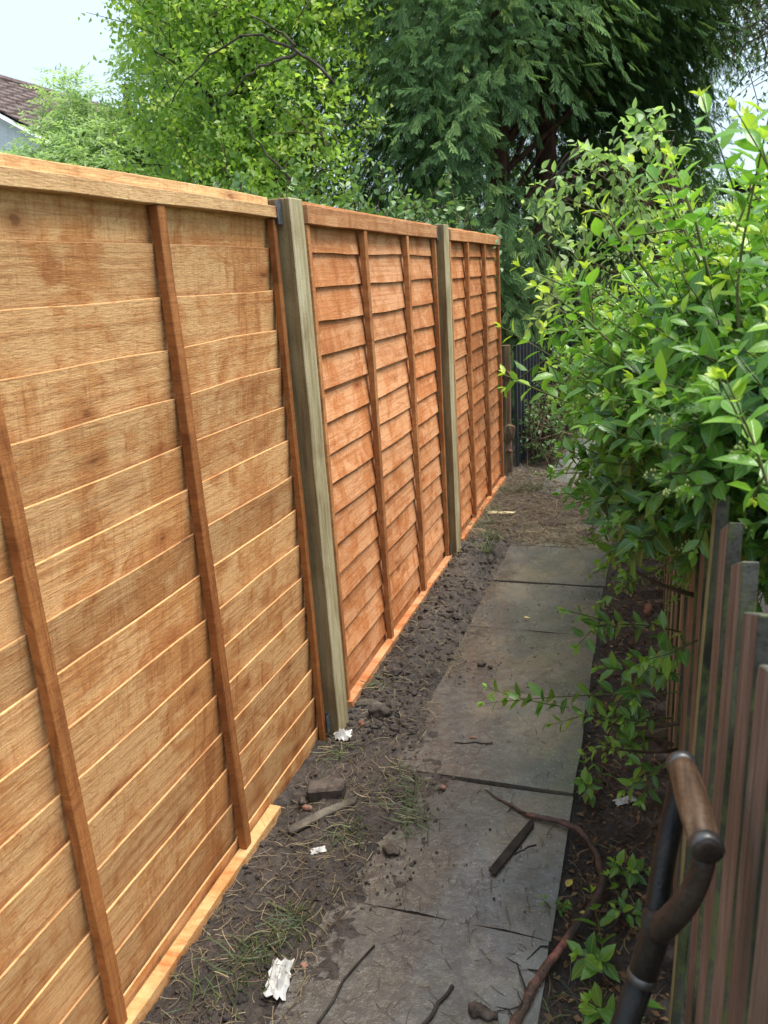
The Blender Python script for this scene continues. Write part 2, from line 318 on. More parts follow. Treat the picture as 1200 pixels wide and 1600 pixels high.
# ------------------------------------------------------------------ mesh helpers
BASE = {}                                             # world position of each parent
class MB:
    def __init__(s): s.v = []; s.f = []; s.mi = []
    def add(s, vs, fs, mi=0):
        o = len(s.v); s.v += [tuple(map(float, p)) for p in vs]
        for f in fs: s.f.append(tuple(i + o for i in f)); s.mi.append(mi)
        return s
    def box(s, x0, x1, y0, y1, z0, z1, mi=0):
        return s.add([(x0,y0,z0),(x1,y0,z0),(x1,y1,z0),(x0,y1,z0),(x0,y0,z1),(x1,y0,z1),(x1,y1,z1),(x0,y1,z1)],
                     [(0,3,2,1),(4,5,6,7),(0,1,5,4),(1,2,6,5),(2,3,7,6),(3,0,4,7)], mi)
    def tube(s, pts, rad, n=8, mi=0, cap=True, flat=1.0):
        pts = [np.array(p, float) for p in pts]; rad = [rad] * len(pts) if np.isscalar(rad) else rad
        vs, fs = [], []; u = None
        for i, p in enumerate(pts):
            t = pts[min(i+1, len(pts)-1)] - pts[max(i-1, 0)]; t /= np.linalg.norm(t) + 1e-12
            if u is None:
                a = np.array([0, 0, 1.]) if abs(t[2]) < .9 else np.array([1., 0, 0]); u = np.cross(a, t)
            u = u - t * (u @ t); u /= np.linalg.norm(u) + 1e-12; w = np.cross(t, u)
            for k in range(n):
                a = 2 * math.pi * k / n; vs.append(p + rad[i] * (math.cos(a) * u + flat * math.sin(a) * w))
        for i in range(len(pts) - 1):
            for k in range(n): fs.append((i*n+k, i*n+(k+1) % n, (i+1)*n+(k+1) % n, (i+1)*n+k))
        if cap: fs.append(tuple(range(n-1, -1, -1))); fs.append(tuple((len(pts)-1)*n + k for k in range(n)))
        return s.add(vs, fs, mi)
    def rock(s, c, r, seed, sq=(1, 1, .7), mi=0):
        q = np.random.default_rng(seed); t = (1 + 5 ** .5) / 2
        v = np.array([(-1,t,0),(1,t,0),(-1,-t,0),(1,-t,0),(0,-1,t),(0,1,t),(0,-1,-t),(0,1,-t),(t,0,-1),(t,0,1),(-t,0,-1),(-t,0,1)]) / 1.9
        v = v * (1 + q.uniform(-.45, .35, (12, 1))) * q.uniform(.7, 1.2, 3) * r * np.array(sq) + np.array(c)
        return s.add(v, [(0,11,5),(0,5,1),(0,1,7),(0,7,10),(0,10,11),(1,5,9),(5,11,4),(11,10,2),(10,7,6),(7,1,8),(3,9,4),(3,4,2),(3,2,6),(3,6,8),(3,8,9),(4,9,5),(2,4,11),(6,2,10),(8,6,7),(9,8,1)], mi)
    def mesh(s, name, base=(0, 0, 0), smooth=False):
        me = bpy.data.meshes.new(name)
        bx, by, bz = base
        me.from_pydata([(x-bx, y-by, z-bz) for x, y, z in s.v], [], s.f)
        if any(s.mi): me.polygons.foreach_set('material_index', s.mi)
        if smooth: me.polygons.foreach_set('use_smooth', [True] * len(s.f))
        me.update(); return me
    def build(s, name, mats, parent=None, smooth=False, bevel=0.0):
        me = s.mesh(name, BASE[parent.name] if parent else (0, 0, 0), smooth)
        for mt in (mats if isinstance(mats, (list, tuple)) else [mats]): me.materials.append(mt)
        o = bpy.data.objects.new(name, me); COL.objects.link(o)
        if parent: o.parent = parent; BASE[o.name] = BASE[parent.name]
        else: BASE[o.name] = (0, 0, 0)
        if bevel:
            bm_ = o.modifiers.new('bevel', 'BEVEL'); bm_.width = bevel; bm_.segments = 1; bm_.limit_method = 'ANGLE'
        return o
def tag(o, label=None, cat=None, group=None, kind=None):
    if label: o['label'] = label
    if cat: o['category'] = cat
    if group: o['group'] = group
    if kind: o['kind'] = kind
    return o
def thing(name, loc, label, cat, group=None, kind=None):
    o = bpy.data.objects.new(name, None); COL.objects.link(o); o.location = loc; o.empty_display_size = .1
    BASE[o.name] = tuple(loc); return tag(o, label, cat, group, kind)
def place(name, me, parent, loc, rot=None):
    o = bpy.data.objects.new(name, me); COL.objects.link(o); o.parent = parent; o.location = loc
    if rot: o.rotation_euler = rot
    return o
def big_mesh(name, verts, tris, mat, parent=None, attrs=None, smooth=False):
    base = np.array(BASE[parent.name] if parent else (0, 0, 0))
    me = bpy.data.meshes.new(name); nv, nf = len(verts), len(tris)
    me.vertices.add(nv); me.vertices.foreach_set('co', (verts - base).astype(np.float32).ravel())
    me.loops.add(nf * 3); me.loops.foreach_set('vertex_index', tris.astype(np.int32).ravel())
    me.polygons.add(nf); me.polygons.foreach_set('loop_start', np.arange(0, nf * 3, 3, dtype=np.int32))
    if smooth: me.polygons.foreach_set('use_smooth', np.ones(nf, bool))
    for k, a in (attrs or {}).items():
        at = me.attributes.new(k, 'FLOAT', 'POINT'); at.data.foreach_set('value', a.astype(np.float32).ravel())
    me.update(calc_edges=True); me.validate(); me.materials.append(mat)
    o = bpy.data.objects.new(name, me); COL.objects.link(o)
    if parent: o.parent = parent
    return o
def unit(v): return v / (np.linalg.norm(v, axis=-1, keepdims=True) + 1e-9)
_T = rng.random((256, 256))
def vn(x, y):
    xi, yi = np.floor(x).astype(int), np.floor(y).astype(int); fx, fy = x - xi, y - yi
    fx, fy = fx*fx*(3-2*fx), fy*fy*(3-2*fy); g = lambda a, c: _T[a % 256, c % 256]
    return (g(xi,yi)*(1-fx)+g(xi+1,yi)*fx)*(1-fy) + (g(xi,yi+1)*(1-fx)+g(xi+1,yi+1)*fx)*fy
def fbm(x, y, o=5, p=.5):
    t, a, s = 0, 1, 0
    for i in range(o): t = t + a * vn(x * 2**i + 17.3*i, y * 2**i + 5.1*i); s += a; a *= p
    return t / s

# leaf templates: rows of (along, across, height); triangles
def tpl_broad():
    rows = [(0, 0), (.15, .60), (.40, 1.0), (.66, .80), (.85, .38), (1, 0)]
    v, idx = [], []
    for t, w in rows:
        h = -.16 * t * t
        if w == 0: idx.append([len(v)]); v.append((t, 0, h))
        else:
            idx.append([len(v), len(v)+1, len(v)+2]); v += [(t, -w, h + .16*w*.5), (t, 0, h), (t, w, h + .16*w*.5)]
    f = []
    for a, c in zip(idx, idx[1:]):
        if len(a) == 1: f += [(a[0], c[1], c[0]), (a[0], c[2], c[1])]
        elif len(c) == 1: f += [(a[0], a[1], c[0]), (a[1], a[2], c[0])]
        else: f += [(a[0], a[1], c[1]), (a[0], c[1], c[0]), (a[1], a[2], c[2]), (a[1], c[2], c[1])]
    return np.array(v), np.array(f)
def tpl_small():
    v = np.array([(0, 0, 0), (.45, -1, .10), (.48, 0, -.02), (.45, 1, .10), (1, 0, -.12)])
    return v, np.array([(0, 2, 1), (0, 3, 2), (1, 2, 4), (2, 3, 4)])
def tpl_frond():
    v, f = [], []
    def sliver(p, d, l, w):
        o = len(v); d = np.array(d, float) / np.linalg.norm(d); s = np.array([-d[1], d[0], 0])
        p = np.array(p); dz = np.array([0, 0, -.10 * l])
        v.extend([p, p + d*l*.45 + s*w, p + d*l + dz, p + d*l*.45 - s*w]); f.extend([(o, o+1, o+2), (o, o+2, o+3)])
    q = np.random.default_rng(3); sliver((0, 0, 0), (1, 0, 0), 1.0, .016)
    for i in range(7):
        t = .08 + .125*i
        for s in (-1, 1):
            l = .52*(1-.55*t)*q.uniform(.55, 1.2); a = q.uniform(.45, .8)
            sliver((t, 0, -.08*t*t), (1.0, s*a, q.uniform(-.35, .05)), l, .024)
            if i in (1, 3): sliver((t+l*.35, s*a*l*.30, -.08*t*t-.02), (1.0, -s*.15, -.3), l*.5, .022)
    return np.array(v), np.array(f)
def tpl_mid():
    v = np.array([(0, 0, 0), (.30, -.88, .05), (.30, 0, -.02), (.30, .88, .05), (.66, -.78, .0), (.66, 0, -.07), (.66, .78, .0), (1, 0, -.17)])
    return v, np.array([(0, 2, 1), (0, 3, 2), (1, 2, 5), (1, 5, 4), (2, 3, 6), (2, 6, 5), (4, 5, 7), (5, 6, 7)])
T_BROAD, T_SMALL, T_FROND, T_MID = tpl_broad(), tpl_small(), tpl_frond(), tpl_mid()
def blades(P, D, N, L, Wd, tpl):
    """vectorised leaves: base points, directions, face normals, lengths, half widths"""
    D = unit(D); S = unit(np.cross(N, D)); N2 = np.cross(D, S); tv, tf = tpl; k = len(tv)
    V = (P[:, None] + D[:, None]*(L[:, None, None]*tv[None, :, 0:1]) + S[:, None]*(Wd[:, None, None]*tv[None, :, 1:2])
         + N2[:, None]*(L[:, None, None]*tv[None, :, 2:3])).reshape(-1, 3)
    F = (np.arange(len(P))[:, None, None]*k + tf[None]).reshape(-1, 3)
    return V, F, D, S, N2
def leaf_mesh(name, P, D, N, L, Wd, tint, tpl, mat, parent, kind='stuff'):
    V, F, *_ = blades(P, D, N, L, Wd, tpl); tv = tpl[0]; n = len(P)
    o = big_mesh(name, V, F, mat, parent, {'tint': np.repeat(np.clip(tint, 0, 1), len(tv)),
                 'across': np.tile(tv[:, 1], n), 'along': np.tile(tv[:, 0], n)}, True)
    if kind: o['kind'] = kind
    return o
def pixel(P):
    q = P - EYE; d = q @ FWD; return np.stack([q @ RIGHT / d * FPX + 600, q @ DOWN / d * FPX + 800], -1), d
def leaves_as_parts(P, D, N, L, Wd, tint, tpl, mat, parent, n_parts, min_px, rest_name):
    """the leaves that show largest become parts of their own, the rest one mass"""
    ctr = P + unit(D) * L[:, None] * .5; px, d = pixel(ctr)
    n_ = unit(N); fac = np.abs((n_ * unit(EYE - ctr)).sum(1)) * .8 + .2
    ln = L / np.maximum(d, .05) * FPX; area = ln * ln * fac
    ok = (d > .3) & (px[:, 0] > -10) & (px[:, 0] < 1210) & (px[:, 1] > -10) & (px[:, 1] < 1610) & (ln > min_px)
    order = np.argsort(d); seen = {}; vis = []
    for i in order:
        if not ok[i]: continue
        key = (int(px[i, 0] // 14), int(px[i, 1] // 14)); c = seen.get(key, 0); seen[key] = c + 1
        if c == 0: vis.append(i)
    vis = np.array(sorted(vis, key=lambda i: -area[i])[:n_parts], int)
    tv, tf = tpl; ratio = float(np.median(Wd / L)); meshes = []
    levels = [.05, .05, .2, .2, .35, .35, .5, .5, .65, .65, .8, .8, .95, .95]
    for t in levels:
        vv = tv * np.array([1, ratio*rng.uniform(.85, 1.12), rng.uniform(.4, 1.7)]); me = bpy.data.meshes.new('leaf')
        me.from_pydata([tuple(map(float, p)) for p in vv], [], [tuple(map(int, f)) for f in tf])
        for k_, a in (('tint', np.full(len(tv), t)), ('across', tv[:, 1]), ('along', tv[:, 0])):
            at = me.attributes.new(k_, 'FLOAT', 'POINT'); at.data.foreach_set('value', a.astype(np.float32))
        me.polygons.foreach_set('use_smooth', [True] * len(tf)); me.materials.append(mat); me.update(); meshes.append(me)
    Du = unit(D); S = unit(np.cross(N, Du)); N2 = np.cross(Du, S); base = np.array(BASE[parent.name])
    for i in vis:
        me = meshes[min(len(meshes)-1, int(np.argmin([abs(tint[i] - t) for t in levels])) + int(i % 2))]; l = float(L[i]); p = P[i] - base
        o = bpy.data.objects.new('leaf', me); COL.objects.link(o); o.parent = parent
        o.matrix_local = Matrix(((Du[i,0]*l, S[i,0]*l, N2[i,0]*l, p[0]), (Du[i,1]*l, S[i,1]*l, N2[i,1]*l, p[1]), (Du[i,2]*l, S[i,2]*l, N2[i,2]*l, p[2]), (0, 0, 0, 1)))
    keep = np.ones(len(P), bool); keep[vis] = False
    return leaf_mesh(rest_name, P[keep], D[keep], N[keep], L[keep], Wd[keep], tint[keep], T_MID, mat, parent)

#SECTION_SETTING
# ------------------------------------------------------------------ setting: ground, soil, path
s = 400.0
tag(MB().add([(-s,-s,-.12),(s,-s,-.12),(s,s,-.12),(-s,s,-.12)], [(0,1,2,3)]).build('ground', M_GROUND), 'rough ground reaching to the horizon', kind='structure')

FX = -1.085                                            # plane of the lap boards
def soil_height(x, y):
    lump = fbm(x*9, y*9, 5, .55); clod = np.abs(fbm(x*26+9, y*26, 4, .6) - .5) * 2; fine = fbm(x*70, y*70, 3, .6)
    base = -.002 + .024*(lump - .45) + .026*(clod - .3) + .010*(fine-.5)
    left_edge = -.745 + .10*np.clip((2.75 - y)/.6, 0, 1)*np.clip((y - 1.45)/.35, 0, 1) + .07*(fbm(x*0+3, y*5, 4) - .5)
    left = np.clip((left_edge - x) / .07, 0, 1); left = left*left*(3-2*left)
    ridge = (.030+.045*fbm(x*4+7, y*4, 3))*np.exp(-((x + .91)/.10)**2)*np.clip((y - 2.2)/.5, 0, 1)*np.clip((4.6 - y)/.5, 0, 1)
    spill = np.clip((fbm(x*6+40, y*6, 5, .6) - .49) * 9, 0, 1) * np.clip((-.48 - x)/.2, 0, 1) * np.clip((3.0 - y)/.6, 0, 1)
    right = np.clip((x + .19) / .03, 0, 1)
    far = np.clip((y - 4.55 + .5*(fbm(x*5, y*5+3, 4)-.5)) / .25, 0, 1) * np.clip((6.05 - y + .3*(fbm(x*6, 11+y, 3)-.5)) / .2, 0, 1)
    beyond = np.clip((y - 5.9)/.2, 0, 1) * np.clip((-.72 - x)/.05, 0, 1)
    on = np.clip(left + far*.75 + beyond, 0, 1)
    h_soil = base + .010 + ridge
    h_soil = h_soil - .012*np.clip((-.98 - x)/.06, 0, 1)
    h = -.015*(1-on) + h_soil*on
    h = np.maximum(h, spill*(.004 + .022*(clod-.2)) - .012*(1-spill))
    h_r = -.024 + base*1.1 + .03*np.clip((x+.05)/.2, 0, 1)
    return h*(1-right) + h_r*right
nx, ny = 180, 600
gx = np.linspace(-1.30, .62, nx); gy = .25 + (9.6-.25)*np.linspace(0, 1, ny)**1.55
X, Y = np.meshgrid(gx, gy); Zs = soil_height(X, Y)
V = np.stack([X, Y, Zs], -1).reshape(-1, 3)
i0 = (np.arange(ny-1)[:, None]*nx + np.arange(nx-1)[None]).ravel()
F = np.concatenate([np.stack([i0, i0+1, i0+nx+1], 1), np.stack([i0, i0+nx+1, i0+nx], 1)])
soil = big_mesh('soil', V, F, M_SOIL, None, None, True)
tag(soil, 'dark dug soil either side of the slab path', kind='structure')

path = thing('path', (-.465, 1, 0), 'path of wet square concrete slabs between the fences', None, None, 'structure')
yj = [.39 + .567*i for i in range(8)]
def slab(y0, y1, x0, x1, zt, seed, mat=M_SLAB):
    q = np.random.default_rng(seed); mb = MB(); n = 5
    e = lambda: q.uniform(-.004, .004)
    t = [[(x0 + (x1-x0)*i/n + (e() if i in (0, n) else 0), y0 + (y1-y0)*j/n + (e() if j in (0, n) else 0), zt + q.uniform(-.0012, .0012)) for i in range(n+1)] for j in range(n+1)]
    vs = [p for r_ in t for p in r_]; k = n+1
    fs = [(j*k+i, j*k+i+1, (j+1)*k+i+1, (j+1)*k+i) for j in range(n) for i in range(n)]
    ring = [i for i in range(k)] + [j*k+n for j in range(1, k)] + [n*k+i for i in range(n-1, -1, -1)] + [j*k for j in range(n-1, 0, -1)]
    o = len(vs); vs += [(vs[i][0], vs[i][1], zt-.045) for i in ring]; m_ = len(ring)
    fs += [(ring[i], o+i, o+(i+1) % m_, ring[(i+1) % m_]) for i in range(m_)]
    mb.add(vs, fs); return mb.build('paving_slab', mat, path)
for i in range(7):
    slab(yj[i]+.005, yj[i+1]-.005, -.752 + random.uniform(-.006, .006), -.182 + random.uniform(-.006, .006), [0, .003, -.003, .004, -.001, -.004, .002][i], 50+i)
slab(yj[7]+.006, 4.93, -.75, -.18, .0, 61)
M_SLABFAR = mat_weathered('dry_grey_slab', [(.10, .105, .09), (.15, .155, .135), (.19, .19, .165)], 'n', (.11, .12, .06), .2)
for i, y0 in enumerate((5.5, 6.09, 6.68, 7.27, 7.86, 8.45)):
    dx = .02*i
    slab(y0+.007, y0+.583, -.74+dx, -.16+dx, .004, 70+i, M_SLABFAR)

#SECTION_FENCE
# ------------------------------------------------------------------ lap fence panels
PITCH, ZB0 = .1148, 1.663
def slat_mesh(length, seed, flipped):
    """one waney lap board, origin at its visible edge; flipped boards lap upwards"""
    q = np.random.default_rng(seed); n = 12; h = PITCH + .018; t = .0042
    ys = np.linspace(0, length, n+1); ph = q.uniform(0, 50)
    wob = (fbm(ys*2.4+ph, ys*0+seed, 3) - .5)*.011 + (q.random(n+1)-.5)*.003
    bow = (fbm(ys*1.3+ph+9, ys*0+seed, 2) - .5)*.006
    vs, fs = [], []
    for y, w, bo in zip(ys, wob, bow):
        if flipped: prof = [(-.006, -h), (.0095, w), (.0095 - t, w + .0015), (-.006 - t, -h)]
        else:       prof = [(.0095, w), (-.006, h), (-.006 - t, h), (.0095 - t, w + .0005)]
        vs += [(px_ + bo, y, pz) for px_, pz in prof]
    for i in range(n):
        for k in range(4): fs.append((i*4+k, i*4+(k+1) % 4, (i+1)*4+(k+1) % 4, (i+1)*4+k))
    fs += [(3, 2, 1, 0), tuple(n*4+k for k in range(4))]
    mb = MB().add(vs, fs)
    if flipped: mb.mi = [1 if (i < n*4 and i % 4 == 1) else 0 for i in range(len(fs))]
    return mb.mesh('slat')
def bar(parent, name, x0, x1, y0, y1, z0, z1, mat, seg=6, seed=0, jit=.0012, bev=.0015):
    """sawn bar with slightly uneven faces"""
    q = np.random.default_rng(seed); vert = (z1-z0) > (y1-y0); mb = MB(); vs, fs = [], []
    for i in range(seg+1):
        t = i/seg; dx, dy = q.uniform(-jit, jit, 2)
        if vert: z = z0+(z1-z0)*t; vs += [(x0, y0+dy, z), (x1+dx, y0+dy, z), (x1+dx, y1+dy, z), (x0, y1+dy, z)]
        else: y = y0+(y1-y0)*t; vs += [(x0, y, z1+dy), (x1+dx, y, z1+dy), (x1+dx, y, z0+dy), (x0, y, z0+dy)]
    for i in range(seg):
        for k in range(4): fs.append((i*4+k, i*4+(k+1) % 4, (i+1)*4+(k+1) % 4, (i+1)*4+k))
    fs += [(3, 2, 1, 0), tuple(seg*4+k for k in range(4))]
    return mb.add(vs, fs).build(name, mat, parent, False, bev)
def panel(y0, y1, battens, flipped, label, slat_mat, bat_mat, rail_mat, seed, bottom_rail, ztop=1.81, front_rail=(1.748, 1.795)):
    p = thing('lap_fence', (FX, (y0+y1)/2, 0), label, 'fence panel', 'new lap fence panels along the path')
    cy = (y0+y1)/2; kinds = []
    for k in range(4):
        me = slat_mesh(y1-y0-.004, seed*10+k, flipped); me.materials.append(slat_mat); me.materials.append(M_RAWEDGE); kinds.append(me)
    for k in range(15 if flipped else 16):
        zb = ZB0 - PITCH*k
        loc = (0, y0+.002-cy, (zb if not flipped else ZB0 + PITCH - PITCH*k - (0 if k else -.004)) + random.uniform(-.004, .004))
        place('slat', kinds[(k*3 + k//4) % 4], p, loc, (random.uniform(-.003, .003), 0, 0))
    if flipped: place('slat', kinds[1], p, (0, y0+.002-cy, ZB0 - PITCH*14))
    xb = FX - .012
    for i, yb in enumerate(battens):
        bar(p, 'batten', FX+.0125, FX+.036, yb-.016, yb+.016, (.027 if yb < bottom_rail[1] else .0), front_rail[0]-.001, bat_mat, 10, seed+i, .0015)
    bar(p, 'end_batten', FX+.0125, FX+.033, y1-.028, y1-.004, -.02, front_rail[0]-.001, bat_mat, 8, seed+9)
    bar(p, 'end_batten', FX+.0125, FX+.033, y0+.004, y0+.028, .0, front_rail[0]-.001, bat_mat, 8, seed+19)
    bar(p, 'top_rail', FX+.0125, FX+.040, y0, y1, front_rail[0], front_rail[1], rail_mat, 8, seed+2, .0018)
    bar(p, 'top_rail', FX-.032, FX+.0115, y0, y1, ztop-.06, ztop, rail_mat, 8, seed+3, .0022)
    if bottom_rail:
        bar(p, 'bottom_rail', FX+.0125, FX+.047, bottom_rail[0], bottom_rail[1], -.035, .026, slat_mat, 8, seed+4, .0022)
    for i, yb in enumerate(list(battens)):
        bar(p, 'back_batten', FX-.045, FX-.0165, yb-.016, yb+.016, .0, ztop-.062, bat_mat, 4, seed+30+i)
    bar(p, 'back_rail', FX-.045, FX-.0165, y0, y1, -.03, -.002, rail_mat, 4, seed+44)
    return p
panel(.42, 2.215, [1.035, 1.615], True, 'nearest lap fence panel in pale ochre wood, boards lapping upward', M_P1, M_BAT, M_RAILP, 3, (.42, 1.80), 1.812, (1.752, 1.784))
panel(2.43, 4.075, [2.985, 3.55], False, 'middle orange lap fence panel between the two square green-grey posts', M_P2, M_BATP, M_RAILO, 5, (2.43, 4.075), 1.815, (1.745, 1.803))
panel(4.36, 5.88, [4.815, 5.335], False, 'farthest orange lap fence panel ending beside the dark old pickets', M_P3, M_BATP, M_RAILO, 8, (4.36, 5.88), 1.815, (1.745, 1.803))

def post(y0, y1, label, seed, ztop):
    p = thing('fence_post', (-1.05, (y0+y1)/2, 0), label, 'fence post', 'new square fence posts')
    q = np.random.default_rng(seed); vs, fs = [], []; n = 12
    for i in range(n+1):
        z = -.1 + (ztop+.1)*i/n; d = q.uniform(-.0012, .0012, 4)
        vs += [(-1.10, y0+d[0], z), (-1.012+d[1], y0+d[0], z), (-1.012+d[1], y1+d[2], z), (-1.10, y1+d[2], z)]
    for i in range(n):
        for k in range(4): fs.append((i*4+k, i*4+(k+1) % 4, (i+1)*4+(k+1) % 4, (i+1)*4+k))
    fs += [(3, 2, 1, 0), tuple(n*4+k for k in range(4))]
    mb = MB().add(vs, fs); mb.mi = [1 if i < n*4 and i % 4 == 0 else 0 for i in range(len(fs))]      # camera-side face browner, its shade painted into the colour
    mb.build('post_shaft', [M_POST, M_POSTSHADE], p, False, .003)
    for z in (1.735, .03):
        mb = MB(); yy = y0
        mb.box(-1.060, -1.041, yy-.004, yy-.0015, z, z+.065); mb.box(-1.0438, -1.0412, yy-.03, yy-.0045, z, z+.065)
        mb.box(-1.0410, -1.0385, yy-.019, yy-.012, z+.026, z+.033)
        mb.build('bracket', M_ZINC, p)
    return p
post(2.232, 2.325, 'nearer square green-grey timber post between the ochre and orange panels', 2, 1.808)
post(4.085, 4.185, 'farther square green-grey timber post between the two orange panels', 4, 1.812)

#SECTION_PICKET
# ------------------------------------------------------------------ painted picket fence on the right
pf = thing('picket_fence', (.09, 2.2, 0), 'weathered red-brown picket fence with mossy edges on the right of the path', 'picket fence')
def picket(y, w, zt, lean, xoff=0.0, mats=(M_PICK, M_PICKEDGE, M_PICKTOP), th=.019, slope=.045, name='picket', parent=None, x=.099, z0=-.05):
    """one board; its saw-cut top falls away from the camera"""
    ln, lx = lean; q = np.random.default_rng(int(y*1000)); n = 6; vs, fs, mi = [], [], []
    for i in range(n+1):
        t = i/n; z = z0+(zt-.06-z0)*t; oy = -ln*t; ox = lx*t + xoff + q.uniform(-.001, .001)
        vs += [(x+ox, y+oy, z), (x+th+ox, y+oy, z), (x+th+ox, y+w+oy, z), (x+ox, y+w+oy, z)]
    for i in range(n):
        for k in range(4):
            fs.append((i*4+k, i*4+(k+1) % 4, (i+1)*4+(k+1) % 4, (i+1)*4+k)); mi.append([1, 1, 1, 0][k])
    o = (n+1)*4; ox = lx*1.03 + xoff; oy = -ln*1.03
    vs += [(x+ox, y+oy, zt), (x+th+ox, y+oy, zt), (x+th+ox, y+w+oy, zt-slope), (x+ox, y+w+oy, zt-slope)]
    a = n*4
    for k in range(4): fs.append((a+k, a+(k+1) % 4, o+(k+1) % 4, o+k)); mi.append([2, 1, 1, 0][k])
    fs.append((o, o+1, o+2, o+3)); mi.append(2); fs.append((3, 2, 1, 0)); mi.append(1)
    mb = MB(); mb.v = vs; mb.f = fs; mb.mi = mi
    return mb.build(name, list(mats), parent or pf, False, .0015)
PALE = (M_PICKPALE, M_PICKEDGE, M_PICKTOP)
yp = [.42, .535, .655, .795, .945, 1.12]; zp = [1.255, 1.235, 1.222, 1.218, 1.216, 1.21]
for i, (y, zt) in enumerate(zip(yp, zp)): picket(y, .108, zt, (.012 + .006*(i % 2), .010))
picket(1.285, .060, 1.205, (.03, .028), -.022, PALE, slope=.02)
y = 1.44; i = 0
while y < 5.4:
    picket(y, .110, 1.20 - .004*(i % 3), (.012*((i*7) % 3 - 1)+.01, .008), -.004*(i % 2), PALE if i in (4, 7, 11) else (M_PICK, M_PICKEDGE, M_PICKTOP))
    y += .150 + .012*((i*5) % 3); i += 1
for z in (.28, .92):
    MB().box(.122, .155, .30, 5.5, z, z+.075).build('rail', M_PICKEDGE, pf, False, .003)
for y in (.32, 2.12, 3.92, 5.5):
    MB().box(.157, .24, y, y+.085, -.1, 1.14).build('post', M_PICKEDGE, pf, False, .004)

# ------------------------------------------------------------------ garden spade leaning on the pickets
GA, GB = np.array([.0640, .662, 1.029]), np.array([.0470, .785, 1.029])       # near and far end of the grip
YB = np.array([.0236, .690, .899]); FE = np.array([.0132, .681, .842]); BT = np.array([-.125, .639, .27])
sp = thing('garden_spade', (-.19, .62, 0), 'garden spade with worn wooden D-handle leaning on the picket fence', 'spade')
ga = (GB-GA)/np.linalg.norm(GB-GA)
mb = MB(); ts = np.linspace(0, 1, 9)
mb.tube([GA+(GB-GA)*t for t in ts], [.0142+.0022*math.sin(math.pi*t) for t in ts], 16); mb.build('grip', M_GRIP, sp, True)
for e, dd in ((GA, -1), (GB, 1)):
    mb = MB(); mb.tube([e+ga*dd*(-.004), e+ga*dd*.001, e+ga*dd*.006, e+ga*dd*.008], [.0150, .0160, .0160, .0140], 16); mb.build('grip_collar', M_STEEL, sp, True)
    mb = MB(); mb.tube([e+ga*dd*.0075, e+ga*dd*.0095, e+ga*dd*.0105], [.0128, .0122, .008], 14); mb.build('rivet_cap', M_YOKE, sp, True)
def bez(p0, p1, p2, p3, n=10):
    return [((1-t)**3)*p0 + 3*(1-t)**2*t*p1 + 3*(1-t)*t*t*p2 + t**3*p3 for t in np.linspace(0, 1, n)]
dn = (FE-YB)/np.linalg.norm(FE-YB)
mb = MB(); mb.tube(bez(GA+np.array([0, .002, -.008]), GA+np.array([-.002, .0, -.050]), YB+np.array([.022, -.030, .05]), YB-dn*.0+np.array([0, 0, -.01])), [.0108, .0108, .0110, .0114, .0118, .0122, .0126, .0130, .0134, .0138], 12)
mb.build('yoke_arm', M_YOKE, sp, True)
mb = MB(); mb.tube(bez(GB+np.array([0, 0, -.006]), GB+np.array([-.001, .004, -.05]), YB+np.array([.004, .055, .05]), YB+np.array([0, .004, -.012])), [.0122]*10, 12)
mb.build('yoke_arm', M_SHAFT, sp, True)
mb = MB(); mb.tube([YB+np.array([0, .002, .012]), YB-np.array([0, 0, .012]), FE], [.0140, .0150, .0148], 14); mb.build('socket', M_SHAFT, sp, True)
mb = MB(); mb.tube([FE+dn*-.002, FE+dn*.002, FE+dn*.006, FE+dn*.009], [.0149, .0160, .0160, .0143], 14); mb.build('ferrule', M_STEEL, sp, True)
sd = (BT-FE)/np.linalg.norm(BT-FE)
mb = MB(); mb.tube([FE+sd*.006, FE+sd*.3, BT], [.0140, .0140, .0150], 14); mb.build('shaft', M_SHAFT, sp, True)
mb = MB(); wv = np.cross(sd, np.array([1., 0, 0])); wv /= np.linalg.norm(wv); vs, fs = [], []
nn = np.cross(sd, wv)
for i, t in enumerate(np.linspace(0, 1, 6)):
    hw = .09*(1-.12*t); 
    for k in range(7):
        u = (k-3)/3; p = BT + sd*(.02+.27*t) + wv*u*hw + nn*(.014*u*u*(1-t)); vs += [p, p+nn*.0025]
    if i:
        for k in range(6):
            a = (i-1)*14+k*2; c_ = i*14+k*2
            fs += [(a, a+2, c_+2, c_), (a+1, c_+1, c_+3, a+3)]
mb.add(vs, fs); mb.tube([BT-sd*.03, BT+sd*.06], [.0195, .012], 12); mb.build('blade', M_STEEL, sp, True)

#SECTION_FAR
# ------------------------------------------------------------------ old fence, gate and posts at the end of the new panels
op = thing('old_fence_post', (-1.02, 6.12, 0), 'rotten brown gate post with mossy foot beside the last orange panel', 'post')
MB().tube([(-1.055, 6.06, -.05), (-1.06, 6.06, .35), (-1.055, 6.06, 1.02)], [.045, .042, .040], 6).build('post_shaft', M_OLDPOST, op)
for z_, r_, k_ in ((.80, .055, .8), (.34, .05, 1.4), (.20, .045, .7)):
    MB().rock((-1.04, 6.02, z_), r_, int(z_*100), (1, .7, k_)).build('splintered_wood', M_OLDPOST, op)
df = thing('dark_picket_fence', (-.95, 7.2, 0), 'dark narrow picket fence carrying on past the last orange panel', 'picket fence')
A, B_ = np.array([-1.02, 6.30]), np.array([-.86, 8.75])
for i in range(20):
    t = i/19; p_ = A+(B_-A)*t; zt = 1.0 - .16*t + random.uniform(-.02, .02)
    mb = MB(); w = .045
    mb.box(p_[0]-.012, p_[0]+.010, p_[1], p_[1]+w, -.05, zt); mb.build('picket', M_DARKFENCE, df, False, .002)
